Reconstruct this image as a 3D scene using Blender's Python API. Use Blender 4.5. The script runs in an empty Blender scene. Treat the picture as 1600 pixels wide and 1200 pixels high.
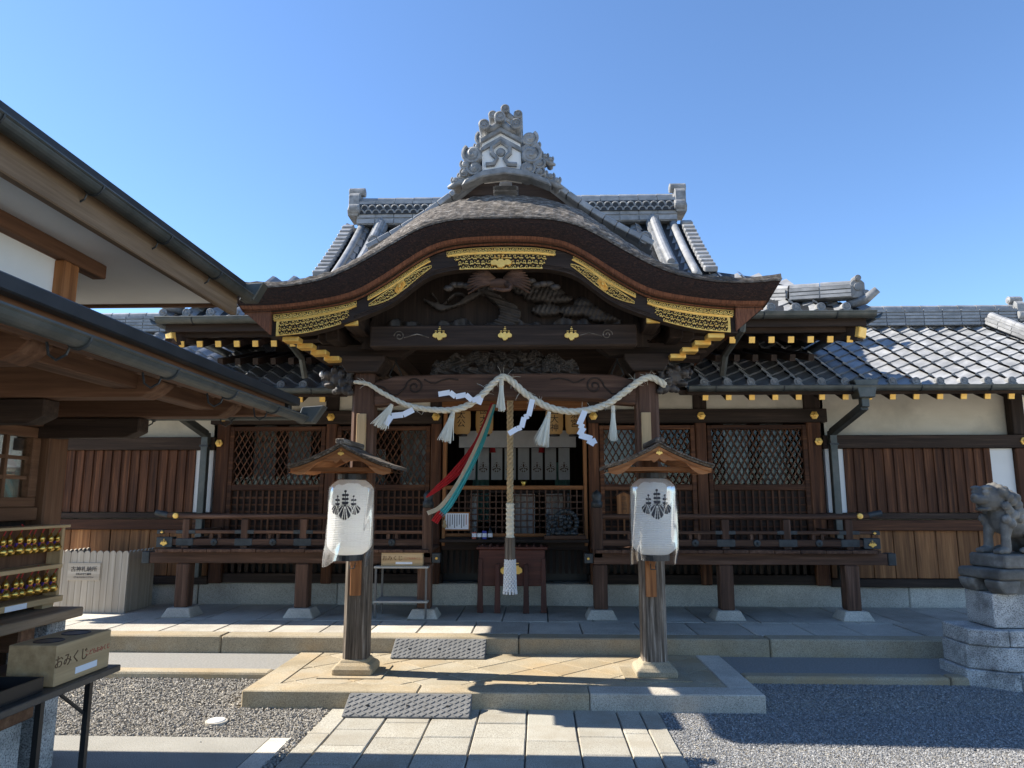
import bpy, math, random
import numpy as np
from mathutils import Matrix, Vector
random.seed(7)
scn = bpy.context.scene
COL = scn.collection
R = math.radians
PI = math.pi

# ---------------------------------------------------------------- camera, sky, sun, exposure
FPX = 1109.0; CH = 1.55; CXX = 0.28; PITCH = R(9.2); YAW = R(2.0)
cam_d = bpy.data.cameras.new('camera'); cam = bpy.data.objects.new('camera', cam_d); COL.objects.link(cam)
cam_d.sensor_fit = 'HORIZONTAL'; cam_d.sensor_width = 36.0; cam_d.lens = FPX / 1600 * 36.0
cam_d.clip_start = 0.05; cam_d.clip_end = 5000
cam.location = (CXX, 0, CH); cam.rotation_euler = (R(90) + PITCH, 0, YAW)
scn.camera = cam
SUN_EL = R(40.5); SUN_AZ = R(6.5)           # from the left, a little from behind the hall
w = bpy.data.worlds.new('World'); scn.world = w; w.use_nodes = True
nt = w.node_tree
sky = nt.nodes.new('ShaderNodeTexSky'); sky.sky_type = 'NISHITA'; sky.sun_disc = False
sky.sun_elevation = SUN_EL; sky.sun_rotation = R(270) + SUN_AZ
sky.air_density = 1.0; sky.dust_density = 0.1; sky.ozone_density = 7.0
bg = nt.nodes['Background']; nt.links.new(sky.outputs[0], bg.inputs[0]); bg.inputs[1].default_value = 0.081
sd = bpy.data.lights.new('sun', 'SUN'); sd.energy = 3.35; sd.angle = R(0.53); sd.color = (1.0, 0.93, 0.82)
sun = bpy.data.objects.new('sun', sd); COL.objects.link(sun)
sv = Vector((-math.cos(SUN_EL) * math.cos(SUN_AZ), math.cos(SUN_EL) * math.sin(SUN_AZ), math.sin(SUN_EL)))
sun.rotation_euler = sv.to_track_quat('Z', 'Y').to_euler(); sun.location = (-20, 5, 20)
scn.view_settings.view_transform = 'Standard'; scn.view_settings.look = 'None'
scn.view_settings.exposure = 1.65; scn.view_settings.gamma = 1.0; scn.view_settings.use_curve_mapping = False

# ---------------------------------------------------------------- pixel (1600x1200) -> point on a plane
_r = np.array([math.cos(YAW), math.sin(YAW), 0]); _f = np.array([-math.sin(YAW) * math.cos(PITCH), math.cos(YAW) * math.cos(PITCH), math.sin(PITCH)]); _u = np.cross(_r, _f)
_c = np.array([CXX, 0, CH])
def _ray(x, y): return _f + _r * (x - 800) / FPX + _u * (600 - y) / FPX
def onY(x, y, Y): d = _ray(x, y); return _c + d * (Y / d[1])
def onZ(x, y, Z): d = _ray(x, y); return _c + d * ((Z - CH) / d[2])
def X_(x, Y, y=700): return onY(x, y, Y)[0]
def Z_(y, Y, x=800): return onY(x, y, Y)[2]

# ---------------------------------------------------------------- materials
MATS = {}
def _ramp(nt, fac, cols):
    r = nt.nodes.new('ShaderNodeValToRGB'); nt.links.new(fac, r.inputs[0])
    e = r.color_ramp.elements
    while len(e) < len(cols): e.new(0.5)
    for i, (p, c) in enumerate(cols): e[i].position = p; e[i].color = (*c, 1)
    return r.outputs[0]
def mat(name, cols, scale=(4, 4, 4), rough=0.7, bump=0.15, metal=0.0, detail=6, spec=0.5, bscale=None, dist=0.01, world=False, speck=None, stain=None, rvar=0.0):
    m = bpy.data.materials.new(name); m.use_nodes = True; n = m.node_tree; b = n.nodes['Principled BSDF']
    tc = n.nodes.new('ShaderNodeTexCoord'); mp = n.nodes.new('ShaderNodeMapping'); oi = n.nodes.new('ShaderNodeObjectInfo')
    if world:
        g = n.nodes.new('ShaderNodeNewGeometry'); n.links.new(g.outputs['Position'], mp.inputs[0])
    else: n.links.new(tc.outputs['Object'], mp.inputs[0])
    mp.inputs['Scale'].default_value = scale
    ns = n.nodes.new('ShaderNodeTexNoise'); ns.noise_dimensions = '4D'; ns.inputs['Scale'].default_value = 1.0; ns.inputs['Detail'].default_value = detail; ns.inputs['Roughness'].default_value = 0.65
    n.links.new(mp.outputs[0], ns.inputs['Vector'])
    mu = n.nodes.new('ShaderNodeMath'); mu.operation = 'MULTIPLY'; mu.inputs[1].default_value = 37.0 if not world else 0.0
    n.links.new(oi.outputs['Random'], mu.inputs[0]); n.links.new(mu.outputs[0], ns.inputs['W'])
    col = _ramp(n, ns.outputs[0], cols)
    if speck:      # fine mineral specks
        sp = n.nodes.new('ShaderNodeTexNoise'); sp.inputs['Scale'].default_value = speck[0]; sp.inputs['Detail'].default_value = 3
        n.links.new((g.outputs['Position'] if world else tc.outputs['Object']), sp.inputs['Vector'])
        rr = _ramp(n, sp.outputs[0], [(0.36, speck[1]), (0.5, (1, 1, 1)), (0.66, speck[2])])
        mx = n.nodes.new('ShaderNodeMix'); mx.data_type = 'RGBA'; mx.blend_type = 'MULTIPLY'; mx.inputs[0].default_value = 1.0
        n.links.new(col, mx.inputs[6]); n.links.new(rr, mx.inputs[7]); col = mx.outputs[2]
    if stain:      # large weather stains: (scale, colour, amount)
        sn = n.nodes.new('ShaderNodeTexNoise'); sn.inputs['Scale'].default_value = stain[0]; sn.inputs['Detail'].default_value = 5; sn.inputs['Roughness'].default_value = 0.6
        g2 = n.nodes.new('ShaderNodeNewGeometry'); n.links.new(g2.outputs['Position'], sn.inputs['Vector'])
        sr = _ramp(n, sn.outputs[0], [(0.45, (0, 0, 0)), (0.68, (stain[2],) * 3)])
        mx = n.nodes.new('ShaderNodeMix'); mx.data_type = 'RGBA'; n.links.new(sr, mx.inputs[0]); n.links.new(col, mx.inputs[6]); mx.inputs[7].default_value = (*stain[1], 1); col = mx.outputs[2]
    if rvar:
        hs = n.nodes.new('ShaderNodeHueSaturation'); mr = n.nodes.new('ShaderNodeMapRange'); n.links.new(oi.outputs['Random'], mr.inputs[0])
        mr.inputs[3].default_value = 1 - rvar; mr.inputs[4].default_value = 1 + rvar; n.links.new(mr.outputs[0], hs.inputs['Value']); n.links.new(col, hs.inputs['Color']); col = hs.outputs[0]
    n.links.new(col, b.inputs['Base Color'])
    b.inputs['Roughness'].default_value = rough; b.inputs['Metallic'].default_value = metal; b.inputs['Specular IOR Level'].default_value = spec
    if bump:
        bp = n.nodes.new('ShaderNodeBump'); bp.inputs['Strength'].default_value = bump; bp.inputs['Distance'].default_value = dist
        src = ns.outputs[0]
        if bscale:
            b2 = n.nodes.new('ShaderNodeTexNoise'); b2.inputs['Scale'].default_value = bscale; b2.inputs['Detail'].default_value = 4
            n.links.new((g.outputs['Position'] if world else tc.outputs['Object']), b2.inputs['Vector']); src = b2.outputs[0]
        n.links.new(src, bp.inputs['Height']); n.links.new(bp.outputs[0], b.inputs['Normal'])
    MATS[name] = m; return m
def wood(name, a, b, c=None, k=1.0, rough=0.75, rvar=0.25, **kw):
    cols = [(0.3, a), (0.55, b), (0.72, c or tuple(min(1, v * 1.35) for v in b))]
    for ax, s in (('x', (1.2, 28, 28)), ('y', (28, 1.2, 28)), ('z', (28, 28, 1.2))):
        mat(name + '_' + ax, cols, tuple(v * k for v in s), rough, 0.35, dist=0.006, rvar=rvar, spec=0.3, **kw)
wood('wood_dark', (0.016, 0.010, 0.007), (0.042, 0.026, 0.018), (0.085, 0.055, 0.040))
wood('wood_wall', (0.026, 0.010, 0.006), (0.11, 0.044, 0.020), (0.25, 0.105, 0.046))
wood('wood_board', (0.08, 0.032, 0.013), (0.28, 0.125, 0.048), (0.44, 0.22, 0.09), k=0.8)
wood('wood_post', (0.036, 0.018, 0.011), (0.11, 0.056, 0.034), (0.20, 0.115, 0.078))
wood('wood_grey', (0.022, 0.017, 0.013), (0.15, 0.12, 0.092), (0.40, 0.35, 0.29), k=2.2, rough=0.95)
wood('wood_tan', (0.16, 0.105, 0.062), (0.29, 0.20, 0.125), (0.38, 0.28, 0.19))
wood('wood_warm', (0.14, 0.052, 0.018), (0.30, 0.125, 0.045), (0.42, 0.20, 0.085))
wood('wood_office', (0.075, 0.037, 0.020), (0.165, 0.083, 0.045), (0.24, 0.135, 0.078))
wood('wood_pale', (0.36, 0.24, 0.12), (0.52, 0.36, 0.19), (0.62, 0.45, 0.26), k=0.7, rvar=0.06)
wood('wood_fence', (0.36, 0.30, 0.23), (0.48, 0.41, 0.32), (0.58, 0.52, 0.43), k=0.7, rvar=0.1)
wood('wood_red', (0.045, 0.014, 0.009), (0.085, 0.026, 0.017), (0.12, 0.040, 0.025), rough=0.5)
mat('carving', [(0.3, (0.014, 0.011, 0.009)), (0.7, (0.075, 0.058, 0.046))], (9, 9, 9), 0.6, 0.3)
mat('plaster', [(0.3, (0.58, 0.52, 0.41)), (0.7, (0.74, 0.68, 0.56))], (1.2, 1.2, 3), 0.9, 0.1, bscale=60, stain=(1.5, (0.36, 0.33, 0.27), 0.6))
mat('plaster_white', [(0.3, (0.76, 0.75, 0.71)), (0.7, (0.84, 0.83, 0.80))], (2, 2, 2), 0.9, 0.06, bscale=50)
mat('tile', [(0.3, (0.15, 0.155, 0.16)), (0.5, (0.25, 0.255, 0.26)), (0.75, (0.40, 0.405, 0.41))], (6, 6, 6), 0.42, 0.08, spec=0.5, rvar=0.12, stain=(9, (0.20, 0.205, 0.20), 0.4))
mat('tile_end', [(0.3, (0.13, 0.133, 0.135)), (0.7, (0.34, 0.343, 0.34))], (9, 9, 9), 0.55, 0.2, rvar=0.1, stain=(14, (0.10, 0.10, 0.095), 0.6))
mat('gutter', [(0.3, (0.055, 0.062, 0.058)), (0.7, (0.11, 0.12, 0.11))], (5, 5, 5), 0.5, 0.06, metal=0.5, stain=(6, (0.16, 0.155, 0.14), 0.5))
mat('roof_metal', [(0.3, (0.018, 0.019, 0.020)), (0.7, (0.04, 0.042, 0.044))], (5, 5, 5), 0.5, 0.06, metal=0.3)
mat('gold', [(0.3, (0.78, 0.43, 0.085)), (0.7, (0.98, 0.64, 0.17))], (14, 14, 14), 0.38, 0.15, metal=0.4)
mat('gold_shiny', [(0.3, (0.50, 0.32, 0.07)), (0.7, (0.62, 0.42, 0.11))], (20, 20, 20), 0.25, 0.02, metal=0.9, rvar=0.12)
SPK = (170, (0.55, 0.53, 0.5), (1.22, 1.2, 1.15))
mat('granite_tan', [(0.3, (0.29, 0.235, 0.15)), (0.5, (0.37, 0.315, 0.22)), (0.7, (0.43, 0.385, 0.295))], (1.7, 1.7, 1.7), 0.85, 0.25, bscale=130, dist=0.004, speck=SPK, rvar=0.10, stain=(1.3, (0.42, 0.27, 0.11), 0.55))
mat('granite_grey', [(0.3, (0.46, 0.425, 0.36)), (0.7, (0.62, 0.58, 0.50))], (2, 2, 2), 0.85, 0.25, bscale=130, dist=0.004, speck=SPK, rvar=0.16, stain=(1.6, (0.22, 0.19, 0.15), 0.5))
mat('granite_path', [(0.3, (0.35, 0.33, 0.275)), (0.7, (0.44, 0.42, 0.36))], (2, 2, 2), 0.9, 0.3, bscale=120, dist=0.004, speck=SPK, rvar=0.10, stain=(2.3, (0.27, 0.23, 0.165), 0.6))
mat('granite_rough', [(0.3, (0.40, 0.395, 0.375)), (0.7, (0.58, 0.575, 0.545))], (5, 5, 5), 0.9, 0.6, bscale=60, dist=0.012, speck=(120, (0.4, 0.4, 0.4), (1.3, 1.3, 1.3)), stain=(4, (0.05, 0.05, 0.045), 0.75))
mat('statue', [(0.34, (0.085, 0.08, 0.07)), (0.54, (0.16, 0.152, 0.135)), (0.74, (0.36, 0.355, 0.325))], (6, 6, 6), 0.9, 0.35, bscale=90, dist=0.006)
mat('soil', [(0.3, (0.09, 0.085, 0.075)), (0.7, (0.15, 0.14, 0.125))], (9, 9, 9), 0.95, 0.5, bscale=90, world=True)
mat('sand', [(0.3, (0.44, 0.40, 0.33)), (0.7, (0.53, 0.49, 0.41))], (9, 9, 9), 0.95, 0.4, bscale=90, world=True)
mat('pavement', [(0.3, (0.28, 0.27, 0.24)), (0.7, (0.36, 0.35, 0.315))], (2, 2, 2), 0.9, 0.15, bscale=150, speck=SPK, world=True)
mat('strip', [(0.3, (0.19, 0.185, 0.17)), (0.7, (0.31, 0.30, 0.275))], (60, 60, 60), 0.95, 0.6, dist=0.008, world=True, detail=3)
mat('rope', [(0.3, (0.60, 0.52, 0.37)), (0.7, (0.80, 0.74, 0.60))], (40, 40, 40), 0.85, 0.4, bscale=260, dist=0.004)
mat('rope_tan', [(0.3, (0.38, 0.27, 0.14)), (0.7, (0.60, 0.46, 0.28))], (40, 40, 40), 0.85, 0.4, bscale=260, dist=0.004)
mat('straw', [(0.3, (0.66, 0.61, 0.46)), (0.7, (0.84, 0.80, 0.68))], (90, 90, 5), 0.8, 0.3)
mat('cord_white', [(0.3, (0.66, 0.66, 0.66)), (0.7, (0.80, 0.80, 0.80))], (60, 60, 60), 0.8, 0.3)
mat('paper', [(0.3, (0.80, 0.81, 0.84)), (0.7, (0.86, 0.87, 0.88))], (5, 5, 5), 0.7, 0.03)
mat('cloth_white', [(0.3, (0.62, 0.62, 0.62)), (0.7, (0.74, 0.74, 0.73))], (7, 7, 7), 0.9, 0.1)
mat('reflection_cloth', [(0.3, (0.22, 0.22, 0.21)), (0.7, (0.36, 0.36, 0.345))], (4, 4, 4), 0.9, 0.1)
mat('cloth_red', [(0.3, (0.36, 0.012, 0.016)), (0.7, (0.52, 0.03, 0.035))], (30, 30, 3), 0.6, 0.1)
mat('cloth_teal', [(0.3, (0.05, 0.36, 0.40)), (0.7, (0.10, 0.50, 0.54))], (30, 30, 3), 0.6, 0.1)
mat('cloth_cream', [(0.3, (0.66, 0.60, 0.48)), (0.7, (0.78, 0.73, 0.62))], (30, 30, 3), 0.6, 0.1)
mat('cloth_purple', [(0.3, (0.05, 0.02, 0.16)), (0.7, (0.08, 0.035, 0.24))], (30, 30, 30), 0.7, 0.1)
mat('cloth_green', [(0.3, (0.10, 0.24, 0.21)), (0.7, (0.15, 0.32, 0.28))], (30, 30, 3), 0.8, 0.1)
mat('ink', [(0.3, (0.02, 0.02, 0.025)), (0.7, (0.035, 0.035, 0.045))], (9, 9, 9), 0.7, 0)
mat('ink_brown', [(0.3, (0.10, 0.05, 0.02)), (0.7, (0.12, 0.06, 0.025))], (9, 9, 9), 0.7, 0)
mat('ink_red', [(0.3, (0.42, 0.10, 0.06)), (0.7, (0.45, 0.11, 0.07))], (9, 9, 9), 0.7, 0)
mat('ink_blue', [(0.3, (0.05, 0.06, 0.35)), (0.7, (0.06, 0.07, 0.40))], (9, 9, 9), 0.6, 0)
mat('rubber', [(0.3, (0.12, 0.12, 0.118)), (0.7, (0.20, 0.20, 0.196))], (7, 7, 7), 0.75, 0.15)
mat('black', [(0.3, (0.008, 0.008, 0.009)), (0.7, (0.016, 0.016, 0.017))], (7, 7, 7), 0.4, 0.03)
mat('steel', [(0.3, (0.10, 0.10, 0.10)), (0.7, (0.16, 0.16, 0.155))], (7, 7, 7), 0.5, 0.03, metal=0.4)
mat('shelf_top', [(0.3, (0.36, 0.34, 0.30)), (0.7, (0.44, 0.42, 0.37))], (7, 7, 7), 0.5, 0.03)
mat('table_top', [(0.3, (0.055, 0.045, 0.038)), (0.7, (0.10, 0.085, 0.07))], (2, 30, 30), 0.45, 0.05)
mat('iron', [(0.3, (0.03, 0.034, 0.036)), (0.7, (0.075, 0.082, 0.085))], (12, 12, 12), 0.55, 0.2, metal=0.5)
mat('bark_top', [(0.34, (0.032, 0.026, 0.021)), (0.5, (0.14, 0.118, 0.096)), (0.66, (0.38, 0.34, 0.295))], (22, 60, 60), 0.95, 1.0, dist=0.03, detail=8, stain=(1.6, (0.05, 0.04, 0.034), 0.7))
mat('bark_face', [(0.36, (0.008, 0.004, 0.003)), (0.52, (0.026, 0.011, 0.007)), (0.72, (0.085, 0.036, 0.021))], (55, 60, 110), 0.95, 1.0, dist=0.025, detail=8)
mat('bark_red', [(0.32, (0.075, 0.026, 0.012)), (0.6, (0.21, 0.078, 0.036)), (0.75, (0.30, 0.13, 0.06))], (90, 12, 12), 0.9, 0.6, dist=0.01)
mat('leaf', [(0.3, (0.03, 0.05, 0.02)), (0.7, (0.07, 0.11, 0.04))], (7, 7, 7), 0.7, 0)
mat('pebble_a', [(0.3, (0.15, 0.137, 0.118)), (0.5, (0.27, 0.25, 0.215)), (0.7, (0.44, 0.41, 0.36))], (38, 38, 38), 0.85, 0, world=True, detail=2)
mat('pebble_b', [(0.32, (0.085, 0.086, 0.088)), (0.5, (0.22, 0.22, 0.218)), (0.68, (0.52, 0.515, 0.50))], (70, 70, 70), 0.8, 0, world=True, detail=2)
def glassy(name, col, rough, mixf, k=1.0):
    m = bpy.data.materials.new(name); m.use_nodes = True; n = m.node_tree; n.nodes.remove(n.nodes['Principled BSDF'])
    t = n.nodes.new('ShaderNodeBsdfTransparent'); t.inputs[0].default_value = (*col, 1); gl = n.nodes.new('ShaderNodeBsdfGlossy'); gl.inputs['Roughness'].default_value = rough
    fr = n.nodes.new('ShaderNodeFresnel'); fr.inputs[0].default_value = 1.45
    ad = n.nodes.new('ShaderNodeMath'); ad.operation = 'ADD'; ad.inputs[1].default_value = mixf; n.links.new(fr.outputs[0], ad.inputs[0])
    mx = n.nodes.new('ShaderNodeMixShader'); mk = n.nodes.new('ShaderNodeMath'); mk.operation = 'MULTIPLY'; mk.use_clamp = True; mk.inputs[1].default_value = k; n.links.new(ad.outputs[0], mk.inputs[0]); n.links.new(mk.outputs[0], mx.inputs[0]); n.links.new(t.outputs[0], mx.inputs[1]); n.links.new(gl.outputs[0], mx.inputs[2])
    n.links.new(mx.outputs[0], n.nodes['Material Output'].inputs[0]); MATS[name] = m
glassy('pane_glass', (0.88, 0.92, 0.92), 0.02, 0.0, 0.7)
glassy('plastic_film', (0.985, 0.988, 0.992), 0.16, -0.02, 0.45)
def lantern_mat(name, col, emit=0.0):
    m = bpy.data.materials.new(name); m.use_nodes = True; n = m.node_tree; b = n.nodes['Principled BSDF']
    b.inputs['Base Color'].default_value = (*col, 1); b.inputs['Roughness'].default_value = 0.8
    tr = n.nodes.new('ShaderNodeBsdfTranslucent'); tr.inputs[0].default_value = (*col, 1); mx = n.nodes.new('ShaderNodeMixShader'); mx.inputs[0].default_value = 0.6
    n.links.new(b.outputs[0], mx.inputs[1]); n.links.new(tr.outputs[0], mx.inputs[2]); n.links.new(mx.outputs[0], n.nodes['Material Output'].inputs[0])
    if emit: b.inputs['Emission Color'].default_value = (1.0, 0.62, 0.25, 1); b.inputs['Emission Strength'].default_value = emit
    MATS[name] = m
lantern_mat('lantern_paper', (0.93, 0.92, 0.88)); lantern_mat('lantern_lit', (0.68, 0.50, 0.26), 0.03)

# ---------------------------------------------------------------- mesh builder and object helpers
WM = {}
def ident(o): return WM.get(o.name, Matrix.Identity(4))
class MB:
    def __init__(s): s.v = []; s.f = []
    def add(s, vs, fs):
        n = len(s.v); s.v += [tuple(map(float, q)) for q in vs]; s.f += [tuple(i + n for i in q) for q in fs]; return s
    def bx(s, x0, x1, y0, y1, z0, z1):
        return s.add([(x0, y0, z0), (x1, y0, z0), (x1, y1, z0), (x0, y1, z0), (x0, y0, z1), (x1, y0, z1), (x1, y1, z1), (x0, y1, z1)],
                     [(0, 3, 2, 1), (4, 5, 6, 7), (0, 1, 5, 4), (1, 2, 6, 5), (2, 3, 7, 6), (3, 0, 4, 7)])
    def box(s, c, d, M=None):
        m = MB().bx(-d[0] / 2, d[0] / 2, -d[1] / 2, d[1] / 2, -d[2] / 2, d[2] / 2)
        M = (Matrix.Translation(c) @ M) if M else Matrix.Translation(c)
        return s.add([M @ Vector(q) for q in m.v], m.f)
    def bar(s, a, b, w, h, up=(0, 0, 1)):      # rectangular bar from a to b
        a = Vector(a); b = Vector(b); d = (b - a).normalized(); u = Vector(up); sd = d.cross(u).normalized(); u = sd.cross(d)
        vs = [p + sd * i * w / 2 + u * j * h / 2 for p in (a, b) for i, j in ((-1, -1), (1, -1), (1, 1), (-1, 1))]
        return s.add(vs, [(0, 1, 2, 3), (7, 6, 5, 4), (0, 4, 5, 1), (1, 5, 6, 2), (2, 6, 7, 3), (3, 7, 4, 0)])
    def prism(s, pts, axis, a0, a1):            # polygon in the other two axes (cyclic order), pushed along axis
        def P(q, a): return {'x': (a, q[0], q[1]), 'y': (q[0], a, q[1]), 'z': (q[0], q[1], a)}[axis]
        n = len(pts); vs = [P(q, a0) for q in pts] + [P(q, a1) for q in pts]
        return s.add(vs, [tuple(range(n)), tuple(range(2 * n - 1, n - 1, -1))] + [(i, i + n, (i + 1) % n + n, (i + 1) % n) for i in range(n)])
    def tube(s, path, r, n=8, caps=True):
        path = [Vector(q) for q in path]; k = len(path); rs = r if hasattr(r, '__len__') else [r] * k
        ref = None; vs = []
        for i in range(k):
            t = (path[min(i + 1, k - 1)] - path[max(i - 1, 0)]).normalized()
            if ref is None: ref = t.orthogonal().normalized()
            ref = (ref - t * ref.dot(t)).normalized(); b = t.cross(ref)
            vs += [path[i] + (ref * math.cos(2 * PI * j / n) + b * math.sin(2 * PI * j / n)) * rs[i] for j in range(n)]
        fs = [(i * n + j, i * n + (j + 1) % n, (i + 1) * n + (j + 1) % n, (i + 1) * n + j) for i in range(k - 1) for j in range(n)]
        if caps: fs += [tuple(range(n - 1, -1, -1)), tuple(range((k - 1) * n, k * n))]
        return s.add(vs, fs)
    def lathe(s, prof, n=20, c=(0, 0, 0), axis='z'):
        vs = []; c = Vector(c)
        for r, h in prof:
            for j in range(n):
                a = 2 * PI * j / n; q = (r * math.cos(a), r * math.sin(a), h)
                q = {'z': q, 'y': (q[0], q[2], q[1]), 'x': (q[2], q[0], q[1])}[axis]
                vs.append(c + Vector(q))
        k = len(prof)
        fs = [(i * n + j, i * n + (j + 1) % n, (i + 1) * n + (j + 1) % n, (i + 1) * n + j) for i in range(k - 1) for j in range(n)]
        if prof[0][0] > 1e-4: fs.append(tuple(range(n - 1, -1, -1)))
        if prof[-1][0] > 1e-4: fs.append(tuple(range((k - 1) * n, k * n)))
        return s.add(vs, fs)
    def ball(s, c, r, n=10, M=None):
        r = r if hasattr(r, '__len__') else (r, r, r); vs = []; k = n // 2 + 1
        for i in range(k):
            for j in range(n):
                t = PI * i / (k - 1); a = 2 * PI * j / n
                q = Vector((r[0] * math.sin(t) * math.cos(a), r[1] * math.sin(t) * math.sin(a), r[2] * math.cos(t)))
                vs.append(Vector(c) + (M @ q if M else q))
        return s.add(vs, [(i * n + j, (i + 1) * n + j, (i + 1) * n + (j + 1) % n, i * n + (j + 1) % n) for i in range(k - 1) for j in range(n)])
    def grid(s, fn, nu, nv):
        vs = [fn(i / nu, j / nv) for i in range(nu + 1) for j in range(nv + 1)]
        return s.add(vs, [(i * (nv + 1) + j, (i + 1) * (nv + 1) + j, (i + 1) * (nv + 1) + j + 1, i * (nv + 1) + j + 1) for i in range(nu) for j in range(nv)])
    def relief(s, fn, mp, nu, nv, back=0.02):   # fn(u,v) -> height or None ; mp(u,v,h) -> point ; open-work plate with sides
        H = {}
        for i in range(nu + 1):
            for j in range(nv + 1):
                h = fn(i / nu, j / nv)
                if h is not None: H[(i, j)] = h
        cells = [(i, j) for i in range(nu) for j in range(nv) if all(q in H for q in ((i, j), (i + 1, j), (i + 1, j + 1), (i, j + 1)))]
        cs = set(cells); top = {}; bot = {}; vs = []; fs = []
        def V(d, q, h):
            if q not in d: d[q] = len(vs); vs.append(mp(q[0] / nu, q[1] / nv, h))
            return d[q]
        for (i, j) in cells:
            qs = ((i, j), (i + 1, j), (i + 1, j + 1), (i, j + 1)); fs.append(tuple(V(top, q, H[q]) for q in qs))
            for (a, b, nb) in ((0, 1, (i, j - 1)), (1, 2, (i + 1, j)), (2, 3, (i, j + 1)), (3, 0, (i - 1, j))):
                if nb not in cs: fs.append((V(top, qs[b], H[qs[b]]), V(top, qs[a], H[qs[a]]), V(bot, qs[a], -back), V(bot, qs[b], -back)))
        return s.add(vs, fs)
    def mesh(s, name, m, org=None, smooth=False):
        me = bpy.data.meshes.new(name); o = Vector(org) if org is not None else Vector((0, 0, 0))
        me.from_pydata([tuple(Vector(q) - o) for q in s.v], [], s.f); me.materials.append(MATS[m])
        if smooth: me.polygons.foreach_set('use_smooth', [True] * len(me.polygons))
        me.update(); return me
    def base(s):
        a = np.array(s.v); return Vector(((a[:, 0].min() + a[:, 0].max()) / 2, (a[:, 1].min() + a[:, 1].max()) / 2, a[:, 2].min()))
    def build(s, name, m, parent=None, bevel=0.0, smooth=False, label=None, seg=1, kind=None):
        b = s.base(); o = bpy.data.objects.new(name, s.mesh(name, m, b, smooth)); put(o, parent, Matrix.Translation(b))
        if bevel:
            md = o.modifiers.new('bevel', 'BEVEL'); md.width = bevel; md.segments = seg; md.limit_method = 'ANGLE'; md.angle_limit = R(40)
        if label: o['label'] = label
        if kind: o['kind'] = kind
        return o
def put(o, parent, M):
    COL.objects.link(o); WM[o.name] = M.copy()
    if parent is not None: o.parent = parent; o.matrix_local = ident(parent).inverted() @ M
    else: o.matrix_world = M
    return o
def inst(name, me, parent, M, like=None):
    o = bpy.data.objects.new(name, me); put(o, parent, M)
    if like:
        for md in like.modifiers:
            k = o.modifiers.new(md.name, md.type)
            if md.type == 'BEVEL': k.width = md.width; k.segments = md.segments; k.limit_method = 'ANGLE'; k.angle_limit = md.angle_limit
    return o
def tag(o, label, cat, group=None, kind=None):
    o['label'] = label; o['category'] = cat
    if group: o['group'] = group
    if kind: o['kind'] = kind
    return o
def thing(name, label, cat, base, group=None):
    o = bpy.data.objects.new(name, None); o.empty_display_size = 0.1; put(o, None, Matrix.Translation(base)); return tag(o, label, cat, group)
def structure(o): o['kind'] = 'structure'; return o
def copy_thing(root, M, label, group=None):      # a thing with its parts and their sub-parts
    def rec(o, par):
        c = o.copy(); COL.objects.link(c); c.parent = par
        if par: c.matrix_local = o.matrix_local.copy()
        for ch in o.children: rec(ch, c)
        return c
    c = rec(root, None); c.matrix_world = M @ root.matrix_world; c['label'] = label
    if group: c['group'] = group
    return c
def B(x0, x1, y0, y1, z0, z1): return MB().bx(min(x0, x1), max(x0, x1), min(y0, y1), max(y0, y1), min(z0, z1), max(z0, z1))
def text(body, size, name, m, parent, M, extrude=0.001):
    cu = bpy.data.curves.new('t', 'FONT'); cu.body = body; cu.size = size; cu.extrude = extrude; cu.align_x = 'CENTER'; cu.align_y = 'CENTER'; cu.resolution_u = 3
    t = bpy.data.objects.new('t', cu); COL.objects.link(t); dg = bpy.context.evaluated_depsgraph_get()
    me = bpy.data.meshes.new_from_object(t.evaluated_get(dg)); bpy.data.objects.remove(t); me.materials.clear(); me.materials.append(MATS[m])
    return put(bpy.data.objects.new(name, me), parent, M)
FRONT = Matrix.Rotation(R(90), 4, 'X')          # text facing -Y

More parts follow.
